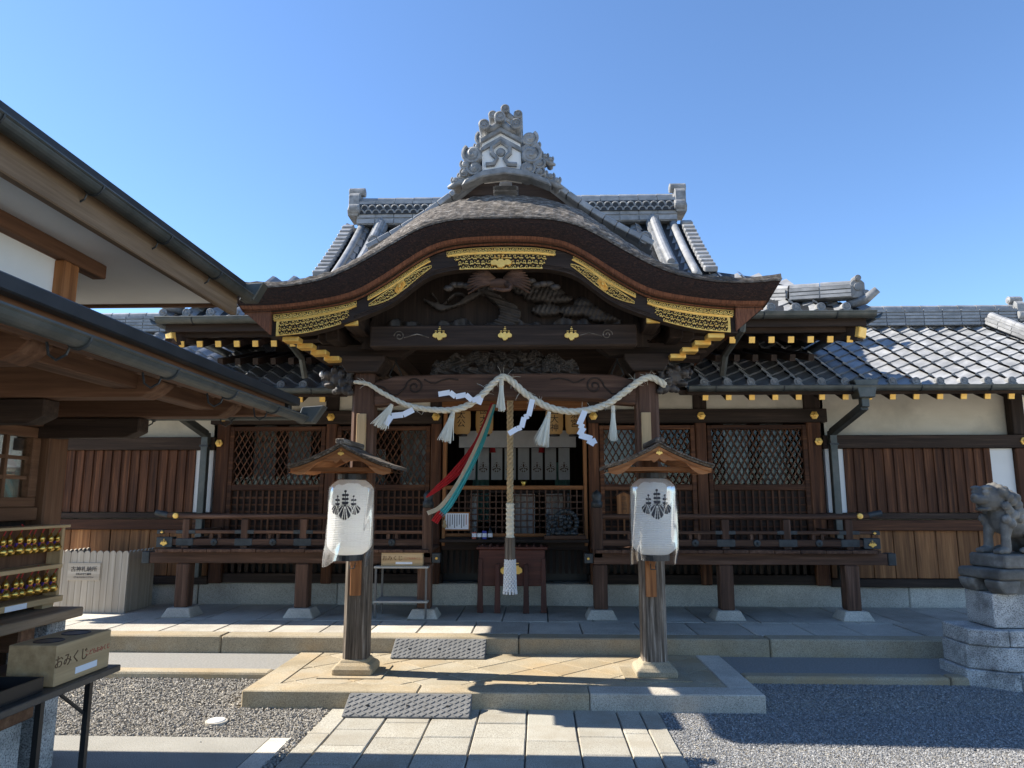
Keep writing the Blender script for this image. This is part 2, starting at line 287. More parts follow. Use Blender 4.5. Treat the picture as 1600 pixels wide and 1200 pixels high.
def blend(o, vox, disp=0.0):
    r = o.modifiers.new('blend', 'REMESH'); r.mode = 'VOXEL'; r.voxel_size = vox; r.use_smooth_shade = True
    s_ = o.modifiers.new('soft', 'SMOOTH'); s_.factor = 0.4; s_.iterations = 1
def curve(pts, Y):                              # pixel points -> smooth z(|x|) on plane Y
    q = sorted((abs(onY(x, y, Y)[0]), onY(x, y, Y)[2]) for x, y in pts)
    xs = np.array([a for a, _ in q]); zs = np.array([b for _, b in q])
    g = np.linspace(0, xs[-1], 161); zi = np.interp(g, xs, zs)
    for _ in range(3): zi = np.convolve(np.pad(zi, 4, mode='reflect', reflect_type='odd') if False else np.concatenate([zi[4:0:-1], zi, 2 * zi[-1] - zi[-2:-6:-1]]), np.ones(9) / 9, 'valid')
    return (lambda x: float(np.interp(abs(x), g, zi))), xs[-1]
def kiri(u, v, solid=False):                    # paulownia crest, u,v in -1..1
    if v > -0.08:
        for cx, top, k in ((0, 0.98, 1.0), (-0.52, 0.66, 0.8), (0.52, 0.66, 0.8)):
            n = 4 if cx == 0 else 3
            for i in range(n):
                y = top - 0.08 - i * 0.25
                if i == 0:
                    if (u - cx) ** 2 + (v - y) ** 2 < (0.095 * k) ** 2: return True
                else:
                    for s in (-1, 1):
                        if (u - cx - s * (0.12 * k)) ** 2 + ((v - y)) ** 2 < (0.105 * k) ** 2: return True
                    if abs(u - cx) < 0.025 and -0.1 < v < top: return True
    for cx, cy, rx, ry in ((0, -0.42, 0.44, 0.56), (-0.58, -0.28, 0.40, 0.36), (0.58, -0.28, 0.40, 0.36)):
        dx, dy = (u - cx) / rx, (v - cy) / ry; a = math.atan2(dx + (0.55 if cx < 0 else -0.55 if cx > 0 else 0) * 0, 1.02 - dy); rr = math.hypot(dx, dy)
        if rr < 1 + 0.05 * math.cos(9 * math.atan2(dy, dx)):
            if solid: return True
            if cx and abs(u) < 0.40 * (1 - ((v + 0.42) / 0.56) ** 2) ** 0.5 + 0.04 if abs((v + 0.42) / 0.56) < 1 else False: continue
            return (abs(math.sin(a * 8 + 1.57)) > 0.30) and rr < 0.97 and not (abs(dx) < 0.03)
    return False
def crest(name, c, r, parent, m='gold', d=0.012):
    o = MB().relief(lambda u, v: (d if kiri(2 * u - 1, 2 * v - 1, True) else None), lambda u, v, h: (c[0] + (2 * u - 1) * r, c[1] - h, c[2] + (2 * v - 1) * r), 28, 28, 0.004)
    return o.build(name, m, parent)

# ================================================================ GROUND AND PAVING
ZL, ZU = 0.13, 0.27
gm = MB().add([(-300, -300, -0.012), (300, -300, -0.012), (300, 600, -0.012), (-300, 600, -0.012)], [(0, 1, 2, 3)])
structure(gm.build('ground', 'sand'))
def rect_clip(poly, x0, x1, y0, y1):
    for ax, lim, sg in ((0, x0, 1), (0, x1, -1), (1, y0, 1), (1, y1, -1)):
        out = []
        for i in range(len(poly)):
            a, b = poly[i - 1], poly[i]; da, db = sg * (a[ax] - lim), sg * (b[ax] - lim)
            if (da >= 0) != (db >= 0): t = da / (da - db); out.append((a[0] + (b[0] - a[0]) * t, a[1] + (b[1] - a[1]) * t))
            if db >= 0: out.append(b)
        poly = out
        if not poly: return []
    return poly
def area(p): return abs(sum(p[i - 1][0] * p[i][1] - p[i][0] * p[i - 1][1] for i in range(len(p)))) / 2
# stone path
path = structure(B(-1.26, 1.16, -2.0, 5.60, -0.05, -0.004).build('stone_path', 'soil'))
xe = [-1.26, -1.10, -0.80, -0.48, -0.15, 0.20, 0.54, 0.85, 1.02, 1.16]
for i in range(9):
    y = 5.59 - random.uniform(0, 0.12)
    edges = [5.595]
    while y > 2.6:
        y -= random.uniform(0.30, 0.62) if 0 < i < 8 else random.uniform(0.5, 0.9)
        edges.append(y)
    for a, b in zip(edges, edges[1:]):
        z = 0.012 + random.uniform(-0.003, 0.003)
        B(xe[i] + random.uniform(.003, .007), xe[i + 1] - random.uniform(.003, .007), b + random.uniform(.003, .006), a - random.uniform(.003, .006), -0.04, z).build('paving_slab', 'granite_path', path, 0.006)
# lower platform
plat = structure(B(-1.90, 1.90, 5.62, 6.90, -0.05, ZL - 0.02).build('stone_platform', 'soil'))
fx = [-1.95, -0.62, 0.66, 1.95]
for a, b in zip(fx, fx[1:]): B(a + 0.003, b - 0.003, 5.56, 5.78, -0.05, ZL).build('kerb_stone', 'granite_tan' if a < 0.6 else 'granite_grey', plat, 0.008)
for s in (-1, 1):
    B(s * 1.95, s * 1.73, 5.784, 6.915, -0.05, ZL - 0.002).build('kerb_stone', 'granite_tan' if s < 0 else 'granite_grey', plat, 0.008)
sq = 0.235
for i in range(-12, 13):
    for j in range(-6, 7):
        if (i + j) % 2: continue
        c = (i * sq, 6.34 + j * sq); pl = rect_clip([(c[0] - sq + .006, c[1]), (c[0], c[1] - sq + .006), (c[0] + sq - .006, c[1]), (c[0], c[1] + sq - .006)], -1.725, 1.725, 5.785, 6.912)
        if len(pl) > 2 and area(pl) > 0.0006:
            MB().prism(pl, 'z', 0.09, ZL - 0.003 + random.uniform(-0.002, 0.0015)).build('floor_tile', 'granite_tan', plat, 0.003)
# post footing pads on the platform are part of the posts; upper terrace
terr = structure(B(-7.2, 7.2, 7.0, 9.4, -0.05, ZU - 0.03).build('stone_terrace', 'soil'))
ks = [-7.2, -5.0, -2.72, 0.10, 2.42, 4.9, 7.2]
for a, b in zip(ks, ks[1:]): B(a + 0.004, b - 0.004, 6.92, 7.14, -0.05, ZU + random.uniform(-.002, .002)).build('kerb_stone', 'granite_tan', terr, 0.012)
for (y0, y1, off) in ((7.146, 7.83, 0.0), (7.836, 8.98, 0.26)):
    x = -7.2 + off * 0.5
    while x < 7.1:
        wd = random.uniform(0.46, 0.60); wd = min(wd, 7.2 - x)
        sh = 0.0
        B(x + 0.006, x + wd - 0.006, y0 + 0.004, y1 - 0.004, 0.1, ZU - 0.003 + random.uniform(-0.003, 0.003)).build('terrace_slab', 'granite_grey', terr, 0.006)
        x += wd
# rain strips with their kerbs
for s, x0, x1, lab in ((-1, -7.2, -1.955, 'left'), (1, 1.955, 7.2, 'right')):
    structure(B(x0, x1, 6.285, 6.915, -0.05, 0.115).build('rain_strip', 'strip'))
    structure(MB().prism([(5.5, -0.02), (6.16, -0.02), (6.16, 0.062), (5.95, 0.055), (5.58, -0.006)], 'x', x0, x1).build('gravel_bed', 'sand'))
    kr = thing('stone_kerb', 'low tan stone kerb along the gravel on the %s of the platform' % lab, 'kerb', ((x0 + x1) / 2, 6.2, 0), 'kerbs between gravel and rain strip')
    cuts = [x0, x0 + 1.6, x0 + 3.55, x1] if s < 0 else [x0, x0 + 1.65, x0 + 3.2, x1]
    for a, b in zip(cuts, cuts[1:]): B(a + 0.004, b - 0.004, 6.14, 6.282, -0.05, 0.128 + random.uniform(-0.004, 0.004)).build('kerb_stone', 'granite_tan', kr, 0.022, seg=2)
# pavement at lower left
pv = structure(B(-6.0, -1.48, 1.0, 4.90, -0.05, 0.006).build('pavement', 'pavement'))
B(-1.475, -1.335, 1.0, 4.90, -0.05, 0.008).build('edging_stone', 'granite_grey', pv, 0.004)
for yy in (4.0, 2.9): B(-6, -1.482, yy - 0.003, yy + 0.003, 0.0, 0.0075).build('joint', 'soil', pv)
# gravel: real stones, nobody could count them
def gravel(name, label, m, regions, size, dens, seed):
    rg = np.random.default_rng(seed)
    pts = []
    for (x0, x1, y0, y1, k) in regions:
        n = int((x1 - x0) * (y1 - y0) * dens * k); pts.append(np.stack([rg.uniform(x0, x1, n), rg.uniform(y0, y1, n)], 1))
    p = np.concatenate(pts); n = len(p)
    ov = np.array([(1, 0, 0), (0.1, 1, 0), (-1, 0.1, 0), (0, -1, 0.1), (0, 0.1, 1), (0, 0, -1), ], float)
    of = np.array([(0, 1, 4), (1, 2, 4), (2, 3, 4), (3, 0, 4), (1, 0, 5), (2, 1, 5), (3, 2, 5), (0, 3, 5)])
    sc = size * rg.uniform(0.55, 1.25, (n, 1)) * np.stack([rg.uniform(0.7, 1.3, n), rg.uniform(0.6, 1.0, n), rg.uniform(0.45, 0.8, n)], 1)
    v = ov[None] * sc[:, None] + rg.normal(0, size * 0.16, (n, 6, 3))
    a = rg.uniform(0, 2 * PI, n); t = rg.normal(0, 0.35, n)
    ca, sa, ct, st = np.cos(a), np.sin(a), np.cos(t), np.sin(t)
    x, y, z = v[..., 0].copy(), v[..., 1].copy(), v[..., 2].copy()
    y, z = y * ct[:, None] - z * st[:, None], y * st[:, None] + z * ct[:, None]
    x, y = x * ca[:, None] - y * sa[:, None], x * sa[:, None] + y * ca[:, None]
    V = np.stack([x + p[:, 0:1], y + p[:, 1:2], z + (rg.uniform(-0.4, 0.7, n) * size + np.where(np.abs(p[:, 0]) > 1.94, np.interp(p[:, 1], [5.58, 5.95, 6.16], [0, 0.061, 0.068]), 0))[:, None]], -1).reshape(-1, 3)
    Fc = (of[None] + (np.arange(n) * 6)[:, None, None]).reshape(-1, 3)
    me = bpy.data.meshes.new(name); me.from_pydata(V.tolist(), [], Fc.tolist()); me.materials.append(MATS[m])
    return tag(put(bpy.data.objects.new(name, me), None, Matrix.Identity(4)), label, 'gravel', kind='stuff')
gravel('pebble_gravel', 'coarse brown and grey pebble gravel between the path and the kerb', 'pebble_a',
       [(-4.2, -1.97, 5.0, 6.14, 1), (-2.0, -1.27, 4.9, 5.56, 1), (-1.335, -1.265, 3.6, 4.92, 1), (-4.2, -1.3, 4.9, 5.02, 1), (-7, -4.2, 4.9, 6.14, 0.35), (-1.9, -1.4, 4.0, 4.9, 0.006), (-1.26, -0.9, 4.2, 5.5, 0.01)], 0.0115, 6500, 3)
gravel('fine_gravel', 'fine grey crushed stone gravel spread right of the stone path', 'pebble_b',
       [(1.165, 2.0, 4.2, 5.555, 1), (1.95, 4.1, 4.2, 6.14, 1), (4.1, 6.8, 4.2, 6.14, 0.3), (1.165, 4, 3.4, 4.2, 0.5), (0.7, 1.16, 4.2, 5.5, 0.006)], 0.0065, 16000, 4)
dr = thing('drain_cover', 'small white round drain cover lying in the pebbles', 'drain cover', (-1.97, 5.2, 0))
MB().lathe([(0.0, 0.012), (0.055, 0.012), (0.06, 0.008), (0.06, -0.01)], 24, (-1.97, 5.2, 0.016)).build('lid', 'plaster_white', dr)
MB().lathe([(0.075, -0.01), (0.075, 0.02), (0.063, 0.022), (0.062, -0.01)], 24, (-1.97, 5.2, 0.0)).build('rim', 'granite_grey', dr)
# rubber ramps
def ramp(x0, x1, yf, yb, z0, z1, label):
    t = thing('rubber_ramp', label, 'ramp', ((x0 + x1) / 2, (yf + yb) / 2, z0), 'black rubber kerb ramps')
    MB().prism([(yf, z0), (yb, z0), (yb, z1), (yb - 0.03, z1), (yf, z0 + 0.012)], 'x', x0, x1).build('wedge', 'rubber', t, 0.003)
    n = int((x1 - x0) / 0.043); L = yb - 0.03 - yf; k = int(L / 0.021); m = MB(); sl = (z1 - z0 - 0.012) / L
    for i in range(n):
        for j in range(k):
            cx = x0 + (i + 0.5) * (x1 - x0) / n; cy = yf + (j + 0.5) * L / k; cz = z0 + 0.012 + sl * (cy - yf) + 0.002
            Mx = Matrix.Rotation(math.atan(sl), 4, 'X') @ Matrix.Rotation(R(38 if (i + j) % 2 else -38), 4, 'Z')
            m.box((cx, cy, cz), (0.036, 0.008, 0.007), Mx)
    m.build('tread_ribs', 'rubber', t, kind='stuff')
    for q in (0.18, 0.5, 0.82):
        cy = yf + L * 0.45; MB().lathe([(0.0, 0.006), (0.011, 0.006), (0.011, -0.002)], 12, (x0 + (x1 - x0) * q, cy, z0 + 0.012 + sl * (cy - yf) + 0.002)).build('bolt_hole', 'black', t)
ramp(-1.05, -0.20, 6.66, 6.915, ZL, ZU - 0.012, 'grey rubber ramp leaning against the upper stone step')
ramp(-1.12, -0.21, 5.32, 5.555, 0.014, ZL - 0.008, 'grey rubber ramp lying on the path before the lower platform')

# ================================================================ SHRINE HALL : walls, windows, veranda
W = 8.95
hall = thing('shrine_hall', 'dark timber shrine hall with a curved bark gable porch and grey tile roof', 'shrine', (0, 8.9, ZU))
def part(mb, name, m, parent=hall, bevel=0.006, **k): return mb.build(name, m, parent, bevel, **k)
for a, b in zip([-3.95, -2.2, -0.45, 1.0, 2.6], [-2.2, -0.45, 1.0, 2.6, 3.95]): part(B(a + .003, b - .003, 9.0, 9.3, 0.1, 0.52), 'plinth_stone', 'granite_grey', bevel=0.012)
# posts of the front wall
PX = [0.99, 2.33, 3.72]
for s in (-1, 1):
    for i, x in enumerate(PX):
        wd = (0.13, 0.13, 0.17)[i]
        part(B(s * x - wd / 2, s * x + wd / 2, W - 0.03, W + 0.14, 0.52, 2.52), 'post', 'wood_wall_z', bevel=0.012)
        part(B(s * x - wd / 2 - .02, s * x + wd / 2 + .02, W - 0.02, W + 0.13, 2.66, 2.95), 'post', 'wood_dark_z')
    # head beam, sill beams, ground beam
    part(B(s * 0.92, s * 3.88, W - 0.07, W + 0.10, 2.49, 2.66), 'head_beam', 'wood_dark_x')
    part(B(s * 1.05, s * 3.64, W - 0.015, W + 0.10, 0.94, 1.03), 'sill_beam', 'wood_dark_x')
    part(B(s * 0.9, s * 3.66, W + 0.005, W + 0.16, 0.525, 0.64), 'ground_beam', 'wood_dark_x')
    part(B(s * 1.06, s * 2.265, W + 0.0, W + 0.06, 2.665, 2.95), 'plaster_panel', 'plaster'); part(B(s * 2.395, s * 3.635, W, W + 0.06, 2.665, 2.95), 'plaster_panel', 'plaster')
    for x, z in ((s * 2.33, 2.575), (s * 3.72, 2.575), (s * 0.99, 2.575)):
        g = MB().lathe([(0.055, 0), (0.05, -0.012), (0.024, -0.016), (0.022, -0.035), (0, -0.04)], 6, (x, W - 0.075, z), 'y'); part(g, 'nail_cover', 'gold', bevel=0)
    # slatted vents below the deck
    for xa, xb in ((1.06, 2.26), (2.40, 3.62)):
        k = int((xb - xa) / 0.085)
        for i in range(k + 1):
            x = s * (xa + (xb - xa) * i / k); part(B(x - 0.021, x + 0.021, W + 0.05, W + 0.075, 0.645, 0.935), 'vent_slat', 'wood_dark_z', bevel=0)
def window(x0, x1, zlo, zmid, ztop, parent=hall):
    if x0 > x1: x0, x1 = x1, x0
    fw = 0.055; fr = MB()
    fr.bx(x0 - fw, x0, W - 0.02, W + 0.06, zlo - fw, ztop + fw).bx(x1, x1 + fw, W - 0.02, W + 0.06, zlo - fw, ztop + fw)
    fr.bx(x0, x1, W - 0.018, W + 0.058, ztop, ztop + fw).bx(x0, x1, W - 0.018, W + 0.058, zmid - 0.075, zmid).bx(x0, x1, W - 0.018, W + 0.058, zlo - fw, zlo)
    win = part(fr, 'lattice_window', 'wood_wall_x', parent, 0.006)
    # diagonal slats
    sl = 1.75; sp = 0.078
    for lay, sg in ((0, 1), (1, -1)):
        n0 = int((-(ztop - zmid) / sl) / sp) - 2; n1 = int((x1 - x0 + (ztop - zmid) / sl) / sp) + 2
        for i in range(n0, n1):
            xa = x0 + i * sp; pts = []                       # x = xa + sg*(z-zmid)/sl
            za, zb = zmid, ztop
            def xat(z): return xa + (z - zmid) / sl if sg > 0 else (x0 + x1) - (xa + (z - zmid) / sl)
            ts = [z for z in np.linspace(za, zb, 120) if x0 <= xat(z) <= x1]
            if len(ts) < 6: continue
            y = W + 0.004 + 0.013 * lay
            MB().bar((xat(ts[0]), y, ts[0]), (xat(ts[-1]), y, ts[-1]), 0.0125, 0.013, (0, 1, 0)).build('slat', 'wood_wall_z', win)
    # square grid below
    zl0, zl1 = zlo, zmid - 0.075; nx = int((x1 - x0) / 0.077); nz = int((zl1 - zl0) / 0.077)
    for i in range(1, nx): x = x0 + (x1 - x0) * i / nx; B(x - 0.011, x + 0.011, W, W + 0.018, zl0, zl1).build('slat', 'wood_wall_z', win)
    for i in range(1, nz): z = zl0 + (zl1 - zl0) * i / nz; B(x0, x1, W + 0.012, W + 0.026, z - 0.010, z + 0.010).build('slat', 'wood_wall_x', win)
    B(x0, x1, W + 0.036, W + 0.041, zmid, ztop).build('glass', 'pane_glass', win)
    B(x0, x1, W + 0.034, W + 0.05, zlo, zl1).build('backing_board', 'wood_dark_x', win)
    return win
for s in (-1, 1):
    window(s * 1.12, s * 2.2, 1.04, 1.73, 2.41); window(s * 2.46, s * 3.58, 1.04, 1.73, 2.41)
# doorway: jambs, head, low lattice, bench behind
for s in (-1, 1): part(B(s * 0.86, s * 0.90, W - 0.04, W + 0.10, 0.98, 2.66), 'door_jamb', 'wood_warm_z')
part(B(-0.92, 0.92, W - 0.045, W + 0.09, 2.665, 2.78), 'door_head', 'wood_warm_x'); part(B(-0.92, 0.92, W - 0.02, W + 0.06, 2.785, 2.96), 'plaster_panel', 'plaster')
lat = part(MB().bx(-0.86, 0.86, W - .02, W + .03, 1.665, 1.715).bx(-0.86, 0.86, W - .02, W + .03, 1.09, 1.13), 'lattice_fence', 'wood_warm_x')
for i in range(0, 23): x = -0.85 + 1.70 * i / 22; B(x - 0.008, x + 0.008, W - 0.005, W + 0.010, 1.13, 1.665).build('slat', 'wood_post_z', lat)
for i in range(1, 7): z = 1.13 + 0.535 * i / 7; B(-0.86, 0.86, W + 0.0105, W + 0.022, z - 0.008, z + 0.008).build('slat', 'wood_post_x', lat)
part(B(-0.9, 0.9, W - 0.03, W + 0.10, 0.93, 1.085), 'threshold', 'wood_dark_x')
part(B(-0.9, 0.9, 8.72, W - 0.035, 1.03, 1.07), 'shelf_board', 'wood_dark_x')
# slats under the centre
for i in range(24):
    x = -0.86 + 1.72 * i / 23
    part(B(x - 0.021, x + 0.021, W + 0.04, W + 0.065, 0.645, 0.93), 'vent_slat', 'wood_dark_z', bevel=0)
part(B(-3.8, 3.8, W + 0.5, W + 0.52, 0.1, 0.93), 'vent_backing', 'black', bevel=0)  # black board added to shut out daylight showing through under the hall
# interior room
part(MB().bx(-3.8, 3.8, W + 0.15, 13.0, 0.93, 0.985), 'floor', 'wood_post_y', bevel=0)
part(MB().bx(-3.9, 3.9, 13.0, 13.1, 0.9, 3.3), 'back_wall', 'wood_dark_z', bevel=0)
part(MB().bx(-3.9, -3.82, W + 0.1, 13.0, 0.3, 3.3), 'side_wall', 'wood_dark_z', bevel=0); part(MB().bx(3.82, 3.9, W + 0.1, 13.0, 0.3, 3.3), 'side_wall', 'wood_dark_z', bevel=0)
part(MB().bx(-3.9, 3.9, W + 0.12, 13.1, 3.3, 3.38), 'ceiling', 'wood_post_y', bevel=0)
# curtains inside (pleated cloth); those behind the windows stand in for reflections
def drape(name, x0, x1, y, z0, z1, m, parent, amp=0.03, waves=9):
    n = 60
    def fn(u, v): x = x0 + (x1 - x0) * u; return (x, y + amp * math.sin(u * waves * 2 * PI + 1.3 * math.sin(v * 3)) * (1 - 0.6 * v), z0 + (z1 - z0) * v)
    return MB().grid(fn, n, 8).build(name, m, parent, smooth=True)
for s in (-1, 1):
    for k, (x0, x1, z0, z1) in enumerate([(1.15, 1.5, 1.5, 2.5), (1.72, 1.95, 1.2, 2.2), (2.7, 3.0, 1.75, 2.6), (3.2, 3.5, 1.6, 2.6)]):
        drape('curtain', s * x0, s * x1, W + 0.32 + 0.1 * (k % 2), z0, z1, 'reflection_cloth', hall, 0.02, 3)  # pale panels imitating the blotchy reflections in the lattice glass
drape('curtain', -0.84, 0.84, 10.2, 2.28, 2.52, 'cloth_white', hall, 0.01, 4)
for i in range(8):
    x = -0.80 + 0.2 * i; c = drape('noren_panel', x, x + 0.165, 10.6, 1.83, 2.30, 'cloth_white', hall, 0.006, 1)
    MB().relief(lambda u, v: (0.001 if kiri(2 * u - 1, 2 * v - 1) else None), lambda u, v, h, x=x: (x + 0.082 + (u - 0.5) * 0.15, 10.585 - h, 2.02 + (v - 0.5) * 0.2), 22, 26, 0.001).build('crest', 'ink_brown', c)
for x0, x1 in ((-0.72, -0.55), (-0.05, 0.25), (0.4, 0.72)): drape('curtain', x0, x1, 9.9, 1.0, 1.62, 'cloth_white', hall, 0.03, 2)
drape('curtain', -0.70, -0.45, 10.9, 1.2, 2.1, 'cloth_green', hall, 0.03, 3); drape('curtain', 0.55, 0.78, 10.9, 1.2, 2.1, 'cloth_green', hall, 0.03, 3)
# veranda: deck boards, edge beam, posts on stone footings
VY = 8.1
for s in (-1, 1):
    x = 0.92
    while x < 3.95:
        x2 = min(x + 0.275, 3.98)
        part(B(s * (x + .002), s * (x2 - .002), VY - 0.14, W - 0.04, 0.965, 1.0 + random.uniform(-.003, .003)), 'deck_board', 'wood_post_y', bevel=0.004); x = x2
    part(B(s * 0.9, s * 4.08, VY - 0.055, VY + 0.055, 0.84, 0.962), 'edge_beam', 'wood_post_x')
    part(B(s * 4.085, s * 4.17, VY - 0.06, VY + 0.06, 0.835, 0.967), 'beam_cap', 'iron')
    part(B(s * 3.62, s * 3.74, VY + 0.06, W - 0.05, 0.85, 0.962), 'edge_beam', 'wood_post_y')
    for x in (0.97, 2.335, 3.685):
        x *= s; pst = part(B(x - 0.075, x + 0.075, VY - 0.075, VY + 0.075, ZU + 0.09, 0.838), 'veranda_post', 'wood_post_z', bevel=0.012)
        f = MB().prism([(-0.17, 0), (0.17, 0), (0.12, 0.10), (-0.12, 0.10)], 'y', -0.16, 0.16); f.v = [(q[0] + x, q[1] * (1 if q[2] < 0.05 else 0.72) + VY, q[2] + ZU - 0.006) for q in f.v]
        part(f, 'footing_stone', 'granite_grey', pst, 0.008)
    # railing
    top = [(s * 0.98, VY, 1.355), (s * 3.72, VY, 1.355), (s * 3.98, VY, 1.372), (s * 4.06, VY, 1.392)]
    rl = MB().tube(top, 0.03, 10).build('railing', 'wood_post_x', hall, smooth=False)
    MB().tube([(s * 3.93, VY, 1.369), (s * 4.075, VY, 1.397)], 0.034, 10).build('rail_cap', 'iron', rl)
    B(s * 0.98, s * 3.95, VY - 0.03, VY + 0.03, 1.165, 1.2).build('middle_rail', 'wood_post_x', rl, 0.004); B(s * 3.952, s * 4.03, VY - 0.034, VY + 0.034, 1.16, 1.205).build('rail_cap', 'iron', rl, 0.004)
    B(s * 0.98, s * 3.92, VY - 0.04, VY + 0.04, 1.035, 1.105).build('bottom_rail', 'wood_post_x', rl, 0.006); B(s * 3.84, s * 4.02, VY - 0.05, VY + 0.05, 1.012, 1.125).build('rail_cap', 'iron', rl, 0.004)
    crest('crest', (s * 3.93, VY - 0.05, 1.068), 0.042, rl); crest('crest', (s * 3.97, VY - 0.034, 1.183), 0.018, rl)
    MB().lathe([(0.034, 0), (0.03, -0.015), (0.0, -0.02)], 16, (s * 3.83, VY - 0.025, 1.362), 'y').build('gold_boss', 'gold', rl)
    MB().tube([(s * 3.70, VY, 1.355), (s * 3.70, VY + 0.8, 1.355)], 0.03, 8).build('side_rail', 'wood_post_y', rl)
    for z0, z1 in ((1.165, 1.2), (1.035, 1.105)): B(s * 3.665, s * 3.735, VY + 0.05, W - 0.03, z0, z1).build('side_rail', 'wood_post_y', rl)
    for i in range(5):
        x = s * (1.01 + 0.6725 * i)
        if i:
            B(x - 0.04, x + 0.04, VY - 0.035, VY + 0.035, 1.0, 1.325).build('baluster', 'wood_post_z', rl, 0.006)
            B(x - 0.10, x + 0.10, VY - 0.046, VY + 0.046, 1.03, 1.11).build('strap', 'iron', rl, 0.004); B(x - 0.11, x + 0.11, VY - 0.034, VY + 0.034, 1.162, 1.203).build('strap', 'iron', rl, 0.003)
        if i < 4:
            for d in (0.29, 0.385): B(x + s * d - 0.018, x + s * d + 0.018, VY - 0.018, VY + 0.018, 1.105, 1.165).build('baluster', 'wood_post_z', rl, 0.003)
            MB().lathe([(0.042, 0), (0.036, -0.014), (0.014, -0.018), (0.0, -0.03)], 14, (x + s * 0.335, VY - 0.04, 1.07), 'y').build('iron_boss', 'iron', rl)
    nw = part(B(s * 0.95 - 0.055, s * 0.95 + 0.055, VY - 0.055, VY + 0.055, 0.9, 1.46), 'newel', 'wood_post_z', bevel=0.012)
    MB().lathe([(0.062, 0), (0.062, 0.06), (0.048, 0.075), (0.05, 0.10), (0.058, 0.13), (0.045, 0.165), (0.012, 0.19), (0, 0.2)], 18, (s * 0.95, VY, 1.455)).build('newel_cap', 'iron', nw, smooth=True)
    B(s * 0.80, s * 0.893, VY - 0.05, VY + 0.05, 0.85, 0.955).build('beam_cap', 'iron', hall, 0.004)
    MB().lathe([(0.016, 0), (0.012, -0.012), (0, -0.014)], 12, (s * 0.84, VY - 0.05, 0.9), 'y').build('gold_boss', 'gold', hall)

# ================================================================ WINGS on both sides
TW, TL_ = 0.262, 0.225
def tile_mesh(flat=False):
    m = MB(); n = 8
    def prof(u): return 0.044 * math.cos(2 * PI * u * 0.85 + 0.15) * (1 if u < 0.6 else 0.55) - 0.004
    for k, zz in ((0, 0.0), (1, -0.022)):
        pass
    top = [(TW * (i / n - 0.5) * 1.03, y, prof(i / n)) for y in (0, TL_ + 0.05) for i in range(n + 1)]
    fs = [(i, i + 1, i + n + 2, i + n + 1) for i in range(n)]
    bot = [(q[0], q[1], q[2] - 0.032) for q in top[:n + 1]]
    fs += [(i + 2 * n + 2, i + 2 * n + 3, i + 1, i) for i in range(n)]
    m.add(top + bot, fs); me = m.mesh('tile', 'tile')
    me.polygons.foreach_set('use_smooth', [True] * len(me.polygons)); 
    me.set_sharp_from_angle(angle=R(40)) if hasattr(me, 'set_sharp_from_angle') else None
    return me
TILE = tile_mesh()
EAVE = MB().lathe([(0.0, -0.014), (0.018, -0.014), (0.022, -0.008), (0.032, -0.008), (0.036, -0.014), (0.046, -0.012), (0.046, 0.06)], 18, (0, 0, 0), 'y').mesh('eave_disc', 'tile_end', smooth=False)
def tile_slope(parent, x0, x1, e, t, curve_=0.0, show=None, discs=True, stuff=None, lim=None):
    """tiles on a slope facing the camera, eave e=(y,z) to top t=(y,z)"""
    L = math.hypot(t[0] - e[0], t[1] - e[1]); rows = int(L / TL_) + 1; cols = int(round((x1 - x0) / TW))
    for c in range(cols):
        x = x0 + (c + 0.5) * TW
        for r in range(rows):
            f = r * TL_ / L; g = f + TL_ / L
            if f > 0.995 or (lim and not lim(x, f)): continue
            def pt(q): return (e[0] + (t[0] - e[0]) * q, e[1] + (t[1] - e[1]) * q - curve_ * 4 * q * (1 - q))
            a, b = pt(f), pt(g); ang = math.atan2(b[1] - a[1], b[0] - a[0]) - 0.085
            M = Matrix.Translation((x + random.uniform(-.003, .003), a[0], a[1] + 0.035)) @ Matrix.Rotation(ang + random.uniform(-.012, .012), 4, 'X')
            if show is None or show(x, a[0], a[1]): inst('tile', TILE, parent, M)
            elif stuff is not None:
                Mv = [M @ v.co for v in TILE.vertices]; stuff.add(Mv, [tuple(p.vertices) for p in TILE.polygons])
        if discs and (show is None or show(x, e[0], e[1])): inst('eave_disc', EAVE, parent, Matrix.Translation((x - TW * 0.45, e[0] + 0.005, e[1] + 0.055)))
def ridge_pile(parent, a, b, w_, h_, layers=4, roll=0.06, name='ridge'):
    """stacked ridge tiles from a to b with a round capping row"""
    a = Vector(a); b = Vector(b); d = (b - a); n = max(2, int(d.length / 0.26)); core = None
    rd = MB().bar(a + Vector((0, 0, h_ / 2)), b + Vector((0, 0, h_ / 2)), w_ * 0.86, h_).build(name, 'tile_end', parent)
    for l in range(layers):
        z = h_ * (l + 0.5) / layers
        for i in range(n):
            p, q = a + d * (i / n), a + d * ((i + 1) / n - 0.012 / d.length * 1); o = Vector((0, 0, z))
            MB().bar(p + o, q + o, w_ * (1.0 - 0.05 * (l % 2)), h_ / layers * 0.72).build('ridge_tile', 'tile', rd)
    for i in range(n):
        p, q = a + d * (i / n), a + d * ((i + 0.97) / n); o = Vector((0, 0, h_ + roll * 0.4))
        MB().tube([p + o, q + o], [roll, roll * 0.92], 10).build('capping_tile', 'tile', rd, smooth=False)
    return rd
